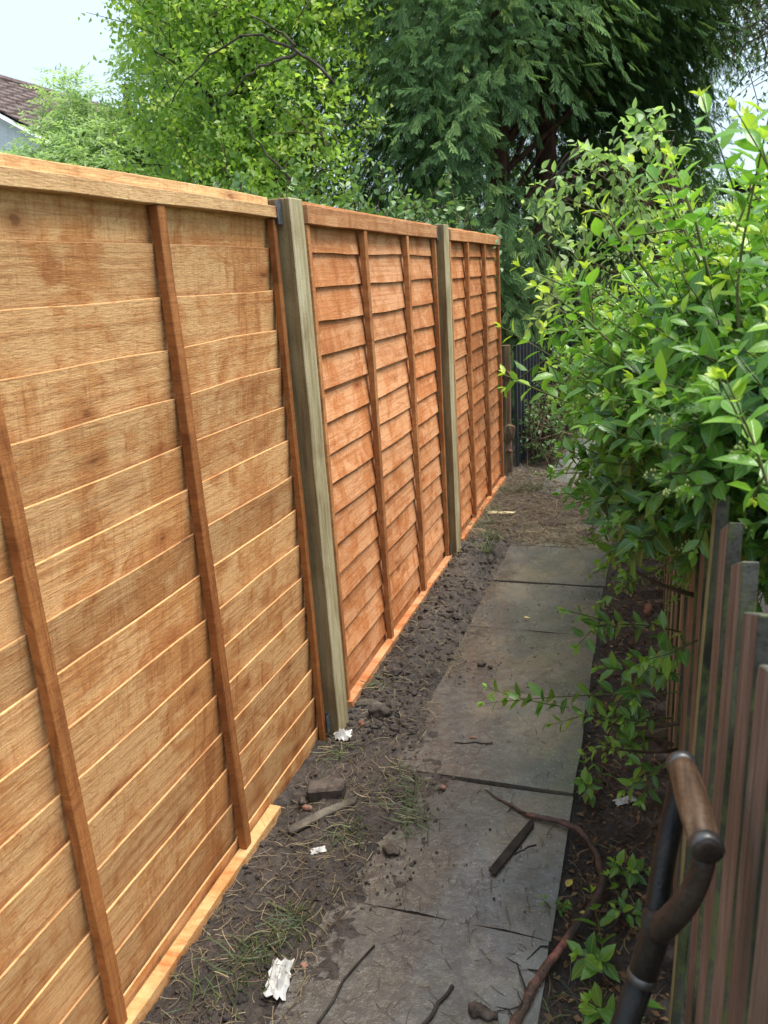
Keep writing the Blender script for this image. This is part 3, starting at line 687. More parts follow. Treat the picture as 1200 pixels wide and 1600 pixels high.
for z in (.25, .72):
    mb = MB(); mb.tube([(A[0]-.035, A[1], z), (B_[0]-.035, B_[1]+.1, z-.06)], .024, 4); mb.build('rail', M_DARKFENCE, df)
wg = thing('wire_panel', (-.83, 8.6, 0), 'dark gate panel with pale slanting wires at the path bend', 'gate')
MB().box(-.96, -.62, 8.82, 8.845, .02, .66).build('backing_board', M_DARKFENCE, wg)
for i in range(9):
    mb = MB(); z = .02+.085*i; mb.tube([(-.95, 8.80, z), (-.70, 8.80, z+.22)], .006, 5); mb.build('wire', M_WIRE, wg)
bf = thing('far_dark_fence', (-.3, 10.2, 0), 'dark upright board fence across the far end of the path', 'fence')
for i in range(24):
    x = -1.1+.085*i; MB().box(x, x+.07, 10.2+.012*(i % 2), 10.222+.012*(i % 2), -.1, 1.0+.03*math.sin(i*2.1)).build('board', M_DARKFENCE, bf, False, .002)
MB().box(-1.1, .95, 10.236, 10.275, .6, .68).build('rail', M_DARKFENCE, bf)

# ------------------------------------------------------------------ house beyond the trees
hs = thing('house', (-17.2, 20, 0), 'white gabled house with red-brown tiled roof beyond the trees', 'house')
AX, AZ, GY, SL = -17.2, 7.52, 16.0, .574
eave = 6.2
MB().add([(AX-eave, GY+.15, -.1), (AX+eave, GY+.15, -.1), (AX+eave, GY+.15, AZ-SL*eave-.12), (AX, GY+.15, AZ-.12), (AX-eave, GY+.15, AZ-SL*eave-.12),
          (AX-eave, GY+9.9, -.1), (AX+eave, GY+9.9, -.1), (AX+eave, GY+9.9, AZ-SL*eave-.12), (AX, GY+9.9, AZ-.12), (AX-eave, GY+9.9, AZ-SL*eave-.12)],
         [(0,1,2,3,4), (9,8,7,6,5), (1,6,7,2), (5,0,4,9), (0,5,6,1)]).build('wall', M_WHITEWALL, hs)
rf = MB().add([(AX-eave-.2, GY, AZ-SL*(eave+.2)-.06), (AX, GY, AZ-.06), (AX+eave+.2, GY, AZ-SL*(eave+.2)-.06), (AX-eave-.2, GY+10, AZ-SL*(eave+.2)-.06), (AX, GY+10, AZ-.06), (AX+eave+.2, GY+10, AZ-SL*(eave+.2)-.06)],
              [(0,1,4,3), (1,2,5,4)]).build('roof', M_TILE, hs)
ct = 0
d = .0
while d < eave:
    mb = MB(); vs, fs = [], []; n = 34
    for i in range(n+1):
        y = GY-.05+10.1*i/n; wv_ = .03*(i % 2)
        for dd, up in ((d, .035), (d+.33, .095), (d+.33, .03)): vs.append((AX+dd, y, AZ-SL*dd+up+wv_-.02))
    for i in range(n): fs += [(i*3, (i+1)*3, (i+1)*3+1, i*3+1), (i*3+1, (i+1)*3+1, (i+1)*3+2, i*3+2)]
    fs += [(0, 1, 2), (n*3, n*3+2, n*3+1)]
    mb.add(vs, fs).build('tile_course', M_TILE, rf); d += .31
MB().tube([(AX, GY-.05, AZ+.04), (AX, GY+10, AZ+.04)], .12, 8).build('ridge_tile', M_TILE, rf)
MB().tube([(AX-.02, GY-.04, AZ-.12), (AX+eave+.2, GY-.04, AZ-SL*(eave+.2)-.12)], .07, 4).build('bargeboard', M_WHITEWALL, rf)

# ------------------------------------------------------------------ shed and post behind the hedge
sh = thing('shed', (2.3, 8.6, 0), 'brown shed with dark flat roof behind the privet hedge', 'shed')
for i in range(14):
    MB().box(.86+.002*(i % 2), 3.4, 8.0, 8.03, .0+.15*i, .148+.15*i).build('board', M_SHED, sh)
MB().box(.862, .90, 8.04, 10.2, 0, 2.1).build('side_wall', M_SHED, sh)
MB().add([(.70, 7.8, 2.12), (3.6, 7.8, 2.12), (3.6, 10.4, 2.25), (.70, 10.4, 2.25), (.70, 7.8, 2.22), (3.6, 7.8, 2.22), (3.6, 10.4, 2.35), (.70, 10.4, 2.35)],
         [(0,3,2,1), (4,5,6,7), (0,1,5,4), (1,2,6,5), (2,3,7,6), (3,0,4,7)]).build('roof', M_FELT, sh, False, .01)
bp = MB().tube([(.18, 6.0, -.05), (.175, 6.0, 1.2), (.165, 6.0, 2.13)], [.05, .047, .045], 8).build('wooden_post', M_BARK)
tag(bp, 'rough brown post standing up behind the privet hedge', 'post')
wp = MB().tube([(.102, 5.85, -.05), (.102, 5.85, 2.0)], .011, 8).build('thin_pole', M_PLASTIC)
tag(wp, 'thin pale pole just left of the rough brown post', 'pole')

#SECTION_TREES
# ------------------------------------------------------------------ trees
def ell_points(n, ells, bias=.45):
    w = np.array([e[1][0]*e[1][1]*e[1][2]*(e[2] if len(e) > 2 else 1) for e in ells]); k = rng.choice(len(ells), n, p=w/w.sum())
    c = np.array([e[0] for e in ells])[k]; r = np.array([e[1] for e in ells])[k]
    u = unit(rng.normal(size=(n, 3))); rad = rng.random(n)**bias
    return c + u*r*rad[:, None], unit(u / r), rad
def twigs(C, O, n_leaf, tl, leaf_l, leaf_w, tint0, droop=.2, up=.5, flat=.6, tips=True):
    """leafy twigs: C start points, O outward directions"""
    n = len(C); Dt = unit(O*.7 + rng.normal(size=(n, 3))*.55 + np.array([0, 0, up-droop])); ln = tl*rng.uniform(.6, 1.3, n)
    t = (np.arange(n_leaf)+.4)/n_leaf
    P = C[:, None] + Dt[:, None]*(ln[:, None]*t[None])[..., None]; P[..., 2] -= droop*(ln[:, None]*t[None]**2)
    side = unit(np.cross(Dt, rng.normal(size=(n, 3))))
    sg = np.where(np.arange(n_leaf) % 2, 1, -1)[None, :, None]
    D = Dt[:, None]*.6 + side[:, None]*sg*.9 + rng.normal(size=(n, n_leaf, 3))*.35; D[..., 2] -= droop
    N = np.array([0, 0, 1.])*flat + rng.normal(size=(n, n_leaf, 3))*.55
    L = leaf_l*rng.uniform(.65, 1.2, (n, n_leaf))*(1 - .35*t[None]**2 if tips else 1)
    ti = tint0[:, None] + .22*(t[None]-.5) + rng.normal(size=(n, n_leaf))*.10
    L = L.ravel()
    return P.reshape(-1, 3), D.reshape(-1, 3), N.reshape(-1, 3), L, L*leaf_w, ti.ravel(), Dt, ln
def limbs(mb, base, top, targets, r0, taper=.5, n=7, wob=.12, rtip=.006, lo=.25, sag=0.0):
    """trunk from base to top and limbs curving out to the targets"""
    base, top = np.array(base, float), np.array(top, float); tp = []
    for t in np.linspace(0, 1, 9): tp.append(base+(top-base)*t + np.array([math.sin(t*5)*wob*.6, math.cos(t*4)*wob*.6, 0])*t)
    mb.tube(tp, [r0*(1-(1-taper)*t) for t in np.linspace(0, 1, 9)], 10)
    for T in targets:
        T = np.array(T, float); h = np.clip((T[2]-base[2])/(top[2]-base[2])-.22, lo, .97); k = h*8; i = min(int(k), 7); p0 = tp[i]+(tp[i+1]-tp[i])*(k-i)
        mid = (p0+T)/2 + rng.normal(size=3)*wob*.8 + np.array([0, 0, .15-sag]); d = np.linalg.norm(T-p0); ra = min(r0*.30, .012+.010*d)
        mb.tube([(1-t)**2*p0+2*t*(1-t)*mid+t*t*T for t in np.linspace(0, 1, n)], [ra*(1-t)+rtip*t for t in np.linspace(0, 1, n)], 6)
def tree(name, label, base, top, ells, n_clump, n_leaf, tl, ll, lw, mat, bark, r0, group=None, droop=.2, n_limb=26, up=.4, tintm=.5, tints=.2, tpl=T_SMALL, cat='tree', bias=.45, flat=.6):
    o = thing(name, base, label, cat, group)
    C, O, rad = ell_points(n_clump, ells, bias)
    tint0 = rng.normal(tintm, tints, n_clump) + .18*(O[:, 2])
    P, D, N, L, Wd, ti, Dt, ln = twigs(C, O, n_leaf, tl, ll, lw, tint0, droop, up, flat)
    leaf_mesh('crown', P, D, N, L, Wd, ti, tpl, mat, o)
    mb = MB(); idx = rng.choice(n_clump, n_limb, replace=False); limbs(mb, base, top, C[idx], r0)
    mb.build('trunk', bark, o, True)
    tw = MB()
    for i in rng.choice(n_clump, min(n_clump, 420), replace=False):
        tw.tube([C[i]-Dt[i]*.25-np.array([0, 0, .03]), C[i], C[i]+Dt[i]*ln[i]*.8], [.006, .0045, .002], 3, cap=False)
    tg = tw.build('twigs', M_TWIG, o); tg['kind'] = 'stuff'
    return o
tree('broadleaf_tree', 'bright yellow-green broadleaf tree behind the middle of the new fence', (-3.7, 7.4, -.1), (-3.6, 7.5, 4.6),
     [((-3.65, 7.2, 3.3), (1.05, 1.0, 1.3)), ((-3.25, 6.6, 2.3), (.75, .6, .75)), ((-4.1, 7.0, 2.4), (.6, .7, .8)), ((-3.8, 7.2, 4.5), (1.0, 1.0, 1.0)), ((-2.9, 7.0, 3.9), (.6, .7, .7)), ((-2.65, 6.5, 2.75), (.35, .5, .45))],
     3900, 9, .36, .072, .29, M_BRIGHT, M_BARK, .12, droop=.12, tintm=.55, tints=.20, flat=.35)
bt = bpy.data.objects['broadleaf_tree']
for pts_ in ([(-2.35, 6.2, 3.02), (-2.6, 6.1, 3.28), (-2.95, 6.0, 3.42), (-3.4, 5.95, 3.22), (-3.65, 5.95, 3.0)], [(-2.6, 6.1, 3.28), (-2.72, 6.05, 3.42), (-2.95, 6.0, 3.55)], [(-2.6, 6.1, 3.25), (-2.9, 6.0, 3.16), (-3.2, 5.95, 2.98)], [(-2.7, 6.1, 2.35), (-2.95, 6.0, 2.62), (-3.0, 5.95, 2.85)]):
    pa = np.array(pts_); tt = np.linspace(0, len(pa)-1, len(pa)*4)
    sm = np.stack([np.interp(tt, np.arange(len(pa)), pa[:, k]) for k in range(3)], 1); sm[1:-1] = (sm[:-2]+sm[1:-1]+sm[2:])/3; sm[1:-1] = (sm[:-2]+sm[1:-1]+sm[2:])/3
    MB().tube(sm + rng.normal(size=sm.shape)*.008, list(np.linspace(.014, .003, len(sm))), 6).build('branch', M_BARK, bt, True)
# ash: pinnate leaves, paler, further back
def ash(name, label, base, top, ells, n, tintm=.55):
    o = thing(name, base, label, 'tree'); C, O, _ = ell_points(n, ells, .5)
    k = 9; Dt = unit(O*.6 + rng.normal(size=(n, 3))*.5 + np.array([0, 0, -.05])); ln = .26*rng.uniform(.7, 1.3, n)
    t = np.repeat((np.arange(5)+1)/5, 2)[:k]; sg = np.array([1, -1]*5)[:k]; sg[-1] = 0
    side = unit(np.cross(Dt, np.array([0, 0, 1.]) + rng.normal(size=(n, 3))*.3))
    P = C[:, None] + Dt[:, None]*(ln[:, None]*t[None])[..., None]; P[..., 2] -= .35*ln[:, None]*t[None]**2
    D = Dt[:, None]*.7 + side[:, None]*sg[None, :, None]*.9 + rng.normal(size=(n, k, 3))*.12; D[..., 2] -= .25
    N = np.array([0, 0, 1.]) + rng.normal(size=(n, k, 3))*.35
    L = (.095*rng.uniform(.75, 1.15, (n, k))).ravel(); ti = rng.normal(tintm, .2, n)[:, None] + rng.normal(size=(n, k))*.08
    leaf_mesh('crown', P.reshape(-1, 3), D.reshape(-1, 3), N.reshape(-1, 3), L, L*.17, ti.ravel(), T_SMALL, M_ASH, o)
    mb = MB(); limbs(mb, base, top, C[rng.choice(n, 34, replace=False)], .14); mb.build('trunk', M_BARK, o, True); return o
ash('ash_tree', 'feathery pale green ash tree against the sky at left', (-7.0, 11, -.1), (-6.7, 11, 5.0),
    [((-6.5, 11, 4.3), (.75, 1.0, 1.2)), ((-7.1, 11, 3.5), (.9, 1.0, .8)), ((-5.4, 10.5, 3.4), (1.0, .9, 1.6)), ((-6.1, 11, 5.6), (.75, .8, 1.0))], 5200)
ash('ash_sapling', 'low feathery ash foliage just above the fence top at far left', (-8.8, 10.5, -.1), (-8.7, 10.5, 3.0),
    [((-8.3, 10.4, 3.1), (1.0, .9, .55)), ((-7.3, 10, 3.0), (1.0, .9, .95)), ((-9.6, 10.4, 3.3), (1.2, .9, .50)), ((-7.75, 10.2, 3.8), (.45, .4, .55)), ((-8.3, 10.2, 3.6), (.4, .4, .5)), ((-7.85, 10.2, 4.15), (.45, .4, .5))], 5000, .6)
# dead stub poking up out of the ash
st = MB().tube([(-7.36, 10.9, 3.2), (-7.40, 10.9, 4.05), (-7.40, 10.9, 4.55)], [.05, .05, .055], 7).build('dead_stub', M_OLDPOST)
tag(st, 'short dead brown stub poking above the ash foliage at left', 'tree stub')

# cypress: tiers of drooping flat sprays round two trunks
def cypress(name, label, trunks, ells, n, fl, group=None, holes=()):
    o = thing(name, trunks[0][0], label, 'tree', group); C, O, rad = ell_points(n, ells, .36)
    for c, r in holes:
        k = (((C-np.array(c))/np.array(r))**2).sum(1) > 1; C, O = C[k], O[k]
    n = len(C); ax = np.array(trunks[0][0][:2]); out = np.zeros((n, 3)); out[:, :2] = C[:, :2]-ax; out = unit(out)
    k = 4; t = (np.arange(k)+.5)/k
    Dt = unit(out + rng.normal(size=(n, 3))*.32 + np.array([0, 0, -.28])); ln = .55*rng.uniform(.6, 1.3, n)
    side = unit(np.cross(Dt, np.array([0, 0, 1.])))
    P = C[:, None] + Dt[:, None]*(ln[:, None]*t[None])[..., None]; P[..., 2] -= .3*(ln[:, None]*t[None]**2)
    sg = np.array([1, -1, 1, -1])[None, :, None]
    D = Dt[:, None]*.8 + side[:, None]*sg*rng.uniform(.2, .7, (n, k, 1)) + rng.normal(size=(n, k, 3))*.22; D[..., 2] -= rng.uniform(.25, .95, (n, k))
    N = out[:, None]*.75 + np.array([0, 0, .55]) + rng.normal(size=(n, k, 3))*.30
    L = fl*rng.uniform(.55, 1.25, (n, k)); ti = rng.normal(.45, .2, n)[:, None] + rng.normal(size=(n, k))*.14
    tv, tf = T_FROND
    leaf_mesh('crown', P.reshape(-1, 3), D.reshape(-1, 3), N.reshape(-1, 3), L.ravel(), L.ravel(), ti.ravel(), T_FROND, M_CONIFER, o)
    mb = MB()
    for j, (b_, t_, r_) in enumerate(trunks):
        limbs(mb, b_, t_, C[rng.choice(n, 40, replace=False)] if j == 0 else [], r_, .6, wob=.06, lo=.05, sag=.1)
    mb.build('trunk', M_BARKRED, o, True); return o
cypress('cypress_tree', 'large dark green cypress with drooping sprays behind the farthest panel',
        [((-1.60, 8.6, -.1), (-1.48, 8.6, 6.5), .15), ((-1.16, 9.0, -.1), (-1.05, 9.0, 6.5), .13)],
        [((-2.3, 8.2, 2.5), (1.0, .9, 1.0)), ((-1.9, 8.2, 3.9), (1.3, 1.0, 1.2)), ((-1.55, 7.7, 2.0), (.6, .6, .7)), ((-1.75, 7.6, 3.0), (.6, .6, .8)), ((-1.3, 9.3, 4.4), (1.9, 1.1, 1.3)), ((-.7, 9.4, 2.6), (1.0, .7, 1.3)), ((-1.55, 7.8, 1.0), (.55, .5, .8)), ((-1.2, 9.6, 1.0), (1.1, .7, 1.2)), ((-.2, 9.3, 4.1), (.9, .9, .9)), ((-.35, 9.6, 3.0), (.8, .7, 1.2))],
        7200, .195, holes=[((-1.0, 8.3, 2.75), (.42, .9, .42)), ((-1.32, 7.9, 2.55), (.16, .9, .7))])
# bare snapped branches in the cypress gap
sb = MB(); q0 = np.array([-1.05, 7.4, 1.95])
for pts, r_ in (([(-.98, 7.3, 2.0), (-.86, 7.25, 2.22), (-.72, 7.2, 2.40), (-.60, 7.2, 2.52)], .016), ([(-.80, 7.22, 2.31), (-.70, 7.2, 2.33), (-.60, 7.2, 2.25)], .012), ([(-.86, 7.25, 2.22), (-.82, 7.24, 2.05), (-.80, 7.24, 1.85)], .011),
               ([(-.72, 7.2, 2.40), (-.62, 7.2, 2.44), (-.50, 7.2, 2.44), (-.40, 7.2, 2.28), (-.46, 7.2, 2.20)], .007), ([(-.92, 7.28, 2.12), (-.91, 7.27, 1.98), (-.915, 7.27, 1.82)], .009), ([(-.9, 7.26, 2.15), (-.82, 7.22, 2.34), (-.70, 7.2, 2.48), (-.56, 7.2, 2.50)], .006)):
    sb.tube(pts, [r_*(1-.6*i/(len(pts)-1)) for i in range(len(pts))], 6)
sbo = sb.build('snapped_branch', M_STICK, None, True); tag(sbo, 'bare snapped pale branch caught in the dark cypress gap', 'branch')

# sallow leaning over the path
sa = thing('sallow_bush', (.25, 6.3, -.1), 'grey-green sallow bush leaning over the path in front of the cypress', 'bush')
ELL = [((-.42, 5.5, 1.98), (.30, .3, .11)), ((-.22, 5.4, 2.12), (.30, .3, .12)), ((-.02, 5.4, 2.26), (.20, .3, .09)), ((-.50, 5.7, 1.62), (.16, .25, .18)), ((-.10, 5.6, 1.92), (.22, .3, .13)), ((-.60, 5.8, 1.38), (.10, .25, .12))]
C, O, _ = ell_points(100, ELL, .6)
O = unit(O + np.array([-.5, -.25, 0]))
P, D, N, L, Wd, ti, Dt, ln = twigs(C, O, 7, .34, .088, .25, rng.normal(.55, .18, 100), .30, .2, .7)
leaves_as_parts(P, D, N, L, Wd, ti, T_BROAD, M_SALLOW, sa, 300, 9, 'foliage')
mb = MB(); limbs(mb, (.25, 6.3, -.1), (.12, 6.1, 2.3), C[rng.choice(100, 20, replace=False)], .03, .4, rtip=.003, wob=.05)
for i in range(100): mb.tube([C[i]-Dt[i]*.05, C[i]+Dt[i]*ln[i]*.5-np.array([0, 0, .3*ln[i]*.25]), C[i]+Dt[i]*ln[i]-np.array([0, 0, .3*ln[i]])], [.0028, .002, .001], 3, cap=False)
mb.build('branches', M_TWIG, sa, True)

# undergrowth behind the fence and along the far path
tree('elder_bush', 'leafy bush showing over the middle orange panel', (-2.1, 5.2, -.1), (-2.0, 5.3, 1.7), [((-2.2, 5.3, 1.75), (.75, .5, .42)), ((-1.65, 5.9, 1.72), (.5, .5, .38)), ((-2.9, 5.4, 1.8), (.5, .5, .45))],
     520, 8, .32, .075, .28, M_BRAMBLE, M_BARK, .03, None, .2, 16, .4, .6, .22, T_BROAD, 'bush', .5)
tree('ivy_thicket', 'dark thicket below the sallow at the end of the new fence', (-.75, 7.6, -.1), (-.75, 7.6, 1.3), [((-.95, 8.6, 1.25), (.5, .5, .35)), ((-.2, 8.2, .95), (.55, .5, .75)), ((-.45, 9.2, 1.4), (.6, .4, .4))],
     700, 8, .26, .06, .28, M_BRAMBLE, M_BARK, .02, None, .25, 12, .3, .35, .2, T_SMALL, 'bush', .5)
tree('weed_clump', 'low green weeds at the foot of the dark picket fence', (-.86, 6.55, -.02), (-.86, 6.55, .25), [((-.86, 6.55, .24), (.14, .28, .24)), ((-.78, 6.9, .36), (.15, .25, .30)), ((-.72, 6.35, .08), (.14, .15, .08)), ((-.68, 7.3, .5), (.16, .3, .35))],
     380, 7, .14, .045, .30, M_BRAMBLE, M_GREENSTEM, .006, None, .25, 10, .5, .55, .2, T_SMALL, 'weeds', .6)
tree('garden_tree', 'pale green tree far beyond the path end', (.2, 15, -.1), (.2, 15, 4), [((-.3, 15, 2.7), (1.2, 1, 1.3)), ((.9, 15.5, 1.9), (1.2, 1, .9))], 1500, 9, .4, .075, .3, M_FARLEAF, M_BARK, .1, 'trees behind the path', tintm=.6)
tree('willow_tree', 'loose thin-leaved tree against the white sky at upper right', (1.6, 9.0, -.1), (1.5, 9.0, 4.2), [((1.35, 8.9, 4.3), (.9, .7, .9), .5), ((.9, 8.8, 3.5), (.5, .5, .6), .5), ((1.7, 8.8, 3.3), (.5, .5, .5), .3)], 460, 8, .4, .075, .19, M_FARLEAF, M_BARK, .06, None, .35, 22, .2, .45)
# tree belt in the distance, left and right, that reads as one mass
C, O, _ = ell_points(5200, [((-14, 24, 1.6), (6, 2, 2.2)), ((-4, 26, 2.2), (6, 2, 3.2)), ((7, 24, 1.6), (6, 2, 2.6)), ((16, 18, 1.6), (4, 5, 2.6)), ((-22, 12, 1.4), (3, 9, 2.4))], .5)
P, D, N, L, Wd, ti, Dt, ln = twigs(C, O, 6, .9, .30, .3, rng.normal(.5, .2, 5200), .2)
tag(leaf_mesh('tree_belt', P, D, N, L, Wd, ti, T_SMALL, M_FARLEAF, None), 'distant belt of trees closing the view behind the gardens', 'trees', kind='stuff')

#SECTION_PRIVET
# ------------------------------------------------------------------ privet hedge
pv = thing('privet_hedge', (.45, 2.2, -.02), 'glossy green privet hedge spilling over the picket fence on the right', 'hedge')
LP, LD, LN, LL, LT = [], [], [], [], []; stem = MB(); buds = MB()
def shoot(p0, d0, length, leaf=.047, young=.5, gap=.026, curl=.25, r0=.0019, bud=False, first=0.0):
    """privet shoot: opposite leaf pairs, each pair turned a quarter"""
    p = np.array(p0, float); d = unit(np.array(d0, float)); n = max(3, int(length/gap)); pts = [p.copy()]
    ph = rng.uniform(0, math.pi)
    for i in range(n):
        t = (i+1)/n; d = unit(d + np.array([0, 0, curl])*.06 + rng.normal(size=3)*.045); p = p + d*length/n; pts.append(p.copy())
        if t < first: continue
        a = np.array([0, 0, 1.]) if abs(d[2]) < .85 else np.array([1., 0, 0]); u = unit(np.cross(d, a)); w = np.cross(d, u)
        ang = ph + (i % 2)*math.pi/2; s1 = math.cos(ang)*u + math.sin(ang)*w
        sz = leaf*(1.0 if t < .75 else 1.0-.75*(t-.75)/.25*.75)*rng.uniform(.82, 1.15)
        spread = 1.0 if t < .8 else .55
        for sg in (1, -1):
            if rng.random() < .05: continue
            ld = unit(d*.62 + s1*sg*spread + rng.normal(size=3)*.14 + np.array([0, 0, -.10]))
            nn_ = unit(d*.9 + np.array([0, 0, .75]) - ld*((d*.9+np.array([0, 0, .75])) @ ld) + rng.normal(size=3)*.22)
            LP.append(p + ld*.003); LD.append(ld); LN.append(nn_); LL.append(sz*rng.uniform(.92, 1.08)); LT.append(young + .42*max(0, t-.45)/.55 + rng.normal()*.07)
    for k in range(2):
        ld = unit(d + rng.normal(size=3)*.25); LP.append(p); LD.append(ld); LN.append(unit(rng.normal(size=3)+np.array([0, 0, 1]))); LL.append(leaf*.42); LT.append(min(1, young+.5))
    stem.tube(pts[::2] + ([pts[-1]] if len(pts) % 2 == 0 else []), list(np.linspace(r0, .0009, len(pts[::2]) + (1 if len(pts) % 2 == 0 else 0))), 4, cap=False)
    if bud:
        for k in range(14):
            h = rng.random(); c_ = p + d*.05*h + rng.normal(size=3)*.010*(1.1-h); r_b = .0026
            buds.add([c_+np.array(e)*r_b for e in ((1,0,0),(-1,0,0),(0,1,0),(0,-1,0),(0,0,1.4),(0,0,-1.4))], [(0,2,4),(2,1,4),(1,3,4),(3,0,4),(2,0,5),(1,2,5),(3,1,5),(0,3,5)])
HED = [((.36, 1.75, 1.31), (.48, .60, .33), 1.3), ((.34, 2.4, 1.18), (.48, .70, .40), 1.0), ((.42, 1.42, 1.30), (.28, .30, .26), 1.0), ((.36, 3.3, 1.12), (.50, .8, .42), .55), ((.40, 4.2, 1.10), (.48, .8, .45), .3), ((.55, 1.62, 1.14), (.36, .5, .26), 1.0), ((.24, 1.95, 1.10), (.34, .6, .14), 1.6), ((.12, 2.05, 1.08), (.26, .45, .18), 1.4)]
C, O, rad = ell_points(5000, HED, .30)
for c_, o_, r_ in zip(C, O, rad):
    low = c_[2] < 1.10
    d = unit(o_*1.0 + np.array([-.35, -.25, .55 if not low else .05]) + rng.normal(size=3)*.3)
    hi = np.clip((c_[2]-1.05)/.45, 0, 1)
    shoot(c_ - d*.10, d, rng.uniform(.13, .24), rng.uniform(.044, .060), .14 + .50*hi*rng.uniform(.5, 1.1), .027, .25, bud=rng.random() < .16)
# long free shoots that break the outline
for p0, p1, lf, yg in [((-.02, 1.62, 1.28), (-.285, 1.62, 1.455), .046, .62), ((-.02, 1.60, 1.22), (-.27, 1.58, 1.375), .046, .58), ((0, 1.65, 1.45), (-.25, 1.60, 1.56), .046, .66),
                       ((.02, 1.6, 1.5), (-.135, 1.62, 1.665), .046, .66), ((.08, 1.55, 1.55), (-.02, 1.6, 1.75), .046, .64), ((.13, 1.35, 1.45), (.095, 1.33, 1.80), .050, .64), ((.16, 1.25, 1.45), (.155, 1.22, 1.76), .050, .62),
                       ((.10, 1.5, 1.5), (.03, 1.5, 1.73), .048, .6), ((.17, 1.05, 1.22), (.085, 1.02, 1.42), .050, .60), ((-.03, 1.5, 1.38), (-.17, 1.42, 1.55), .046, .66), ((0, 1.7, 1.35), (-.22, 1.7, 1.50), .046, .6),
                       ((.02, 1.8, 1.16), (-.20, 1.75, 1.28), .048, .45), ((.02, 1.9, 1.08), (-.21, 1.9, 1.12), .050, .38), ((.0, 2.0, .98), (-.19, 2.0, 1.00), .050, .34), ((.02, 1.7, 1.02), (-.10, 1.65, .96), .050, .32), ((.05, 1.5, 1.1), (-.03, 1.4, 1.02), .050, .30),
                       ((.10, 2.0, .62), (-.20, 1.85, .72), .046, .40), ((.10, 1.9, .50), (-.33, 1.62, .535), .048, .42), ((.10, 1.9, .55), (-.12, 1.7, .60), .046, .36), ((.08, 1.85, .45), (-.10, 1.68, .50), .046, .40), ((.08, 1.8, .62), (.0, 1.62, .70), .048, .36),
                       ((.08, 2.1, .30), (-.14, 2.0, .22), .044, .38), ((.08, 2.1, .24), (-.06, 1.95, .30), .044, .38), ((.08, 2.2, .2), (-.10, 2.1, .14), .044, .36), ((.08, 1.75, .40), (-.02, 1.62, .36), .045, .36), ((.12, 1.5, .85), (.01, 1.36, .86), .048, .34), ((.1, 2.3, .8), (-.16, 2.2, .74), .046, .4), ((.1, 2.6, .6), (-.17, 2.5, .5), .046, .4)]:
    p0, p1 = np.array(p0), np.array(p1); ln_ = np.linalg.norm(p1-p0); shoot(p0, p1-p0, ln_, lf, yg,   .029, .05, .0026, first=.18)
    for k in range(2):
        f_ = rng.uniform(.25, .65); shoot(p0+(p1-p0)*f_, unit(p1-p0)+rng.normal(size=3)*.6, ln_*.4, lf*.92, yg-.05, .026)
arr = lambda a: np.array(a)
LP, LD, LN, LL, LT = map(arr, (LP, LD, LN, LL, LT))
LW = LL*.238
leaves_as_parts(LP, LD, LN, LL, LW, np.clip(LT, 0, 1), T_BROAD, M_PRIVET, pv, 300, 24, 'foliage')
so = stem.build('shoot_stems', M_GREENSTEM, pv, True); so['kind'] = 'stuff'
bo = buds.build('flower_buds', M_BUD, pv, True); bo['kind'] = 'stuff'
for k in range(26):
    b0 = np.array([rng.uniform(.2, .5), rng.uniform(1.3, 4.4), -.03]); c_ = C[rng.integers(len(C))]; c_ = np.array([c_[0]*.8+.1, b0[1]+(c_[1]-b0[1])*.3, c_[2]]); mid = (b0+c_)/2 + rng.normal(size=3)*.05
    MB().tube([(1-t)**2*b0+2*t*(1-t)*mid+t*t*c_ for t in np.linspace(0, 1, 7)], list(np.linspace(.011, .004, 7)), 6).build('stem', M_TWIG, pv, True)
for p0, p1, p2 in [((.14, 1.9, .42), (-.02, 1.85, .40), (-.10, 1.7, .52)), ((.14, 2.1, .2), (0, 2.05, .28), (-.10, 2.0, .22)), ((.12, 1.62, .88), (.03, 1.55, .93), (-.05, 1.5, 1.0)), ((.12, 1.95, .3), (.02, 1.85, .34), (-.04, 1.7, .44))]:
    MB().tube(bez(*map(np.array, (p0, p1, p1, p2)), 7), list(np.linspace(.006, .0025, 7)), 6).build('stem', M_TWIG, pv, True)

# small seedlings in the strip at the foot of the pickets
def seedling(x, y, h, n, label, lf=.045):
    global LP, LD, LN, LL, LT, stem, buds
    LP, LD, LN, LL, LT = [], [], [], [], []; stem = MB()
    o = thing('privet_seedling', (x, y, -.01), label, 'plant', 'seedlings at the foot of the picket fence')
    for k in range(n):
        a = rng.uniform(0, 6.28); shoot((x, y, -.01), (math.cos(a)*.7, math.sin(a)*.7, .8), h*rng.uniform(.7, 1.2), lf, .42, .03, .1, .0022, first=.25)
    LP, LD, LN, LL, LT = map(arr, (LP, LD, LN, LL, LT))
    leaf_mesh('leaves', LP, LD, LN, LL, LL*.25, LT, T_BROAD, M_PRIVET, o, None); stem.build('stems', M_GREENSTEM, o, True)
seedling(-.015, 1.80, .11, 3, 'leafy privet seedling right of the bend in the red root')
seedling(.0, 1.66, .10, 3, 'privet seedling against the pickets behind the spade handle', .038)
seedling(-.055, 1.50, .14, 3, 'privet seedling with large leaves beside the spade shaft', .055)
seedling(-.01, 1.34, .12, 4, 'privet seedling lowest in the picture at the spade shaft', .055)
seedling(-.13, 2.12, .13, 4, 'privet seedling at the slab edge below the overhanging sprays', .042)
seedling(-.19, 1.63, .06, 3, 'tiny seedling in the slab joint beside the red root', .020)

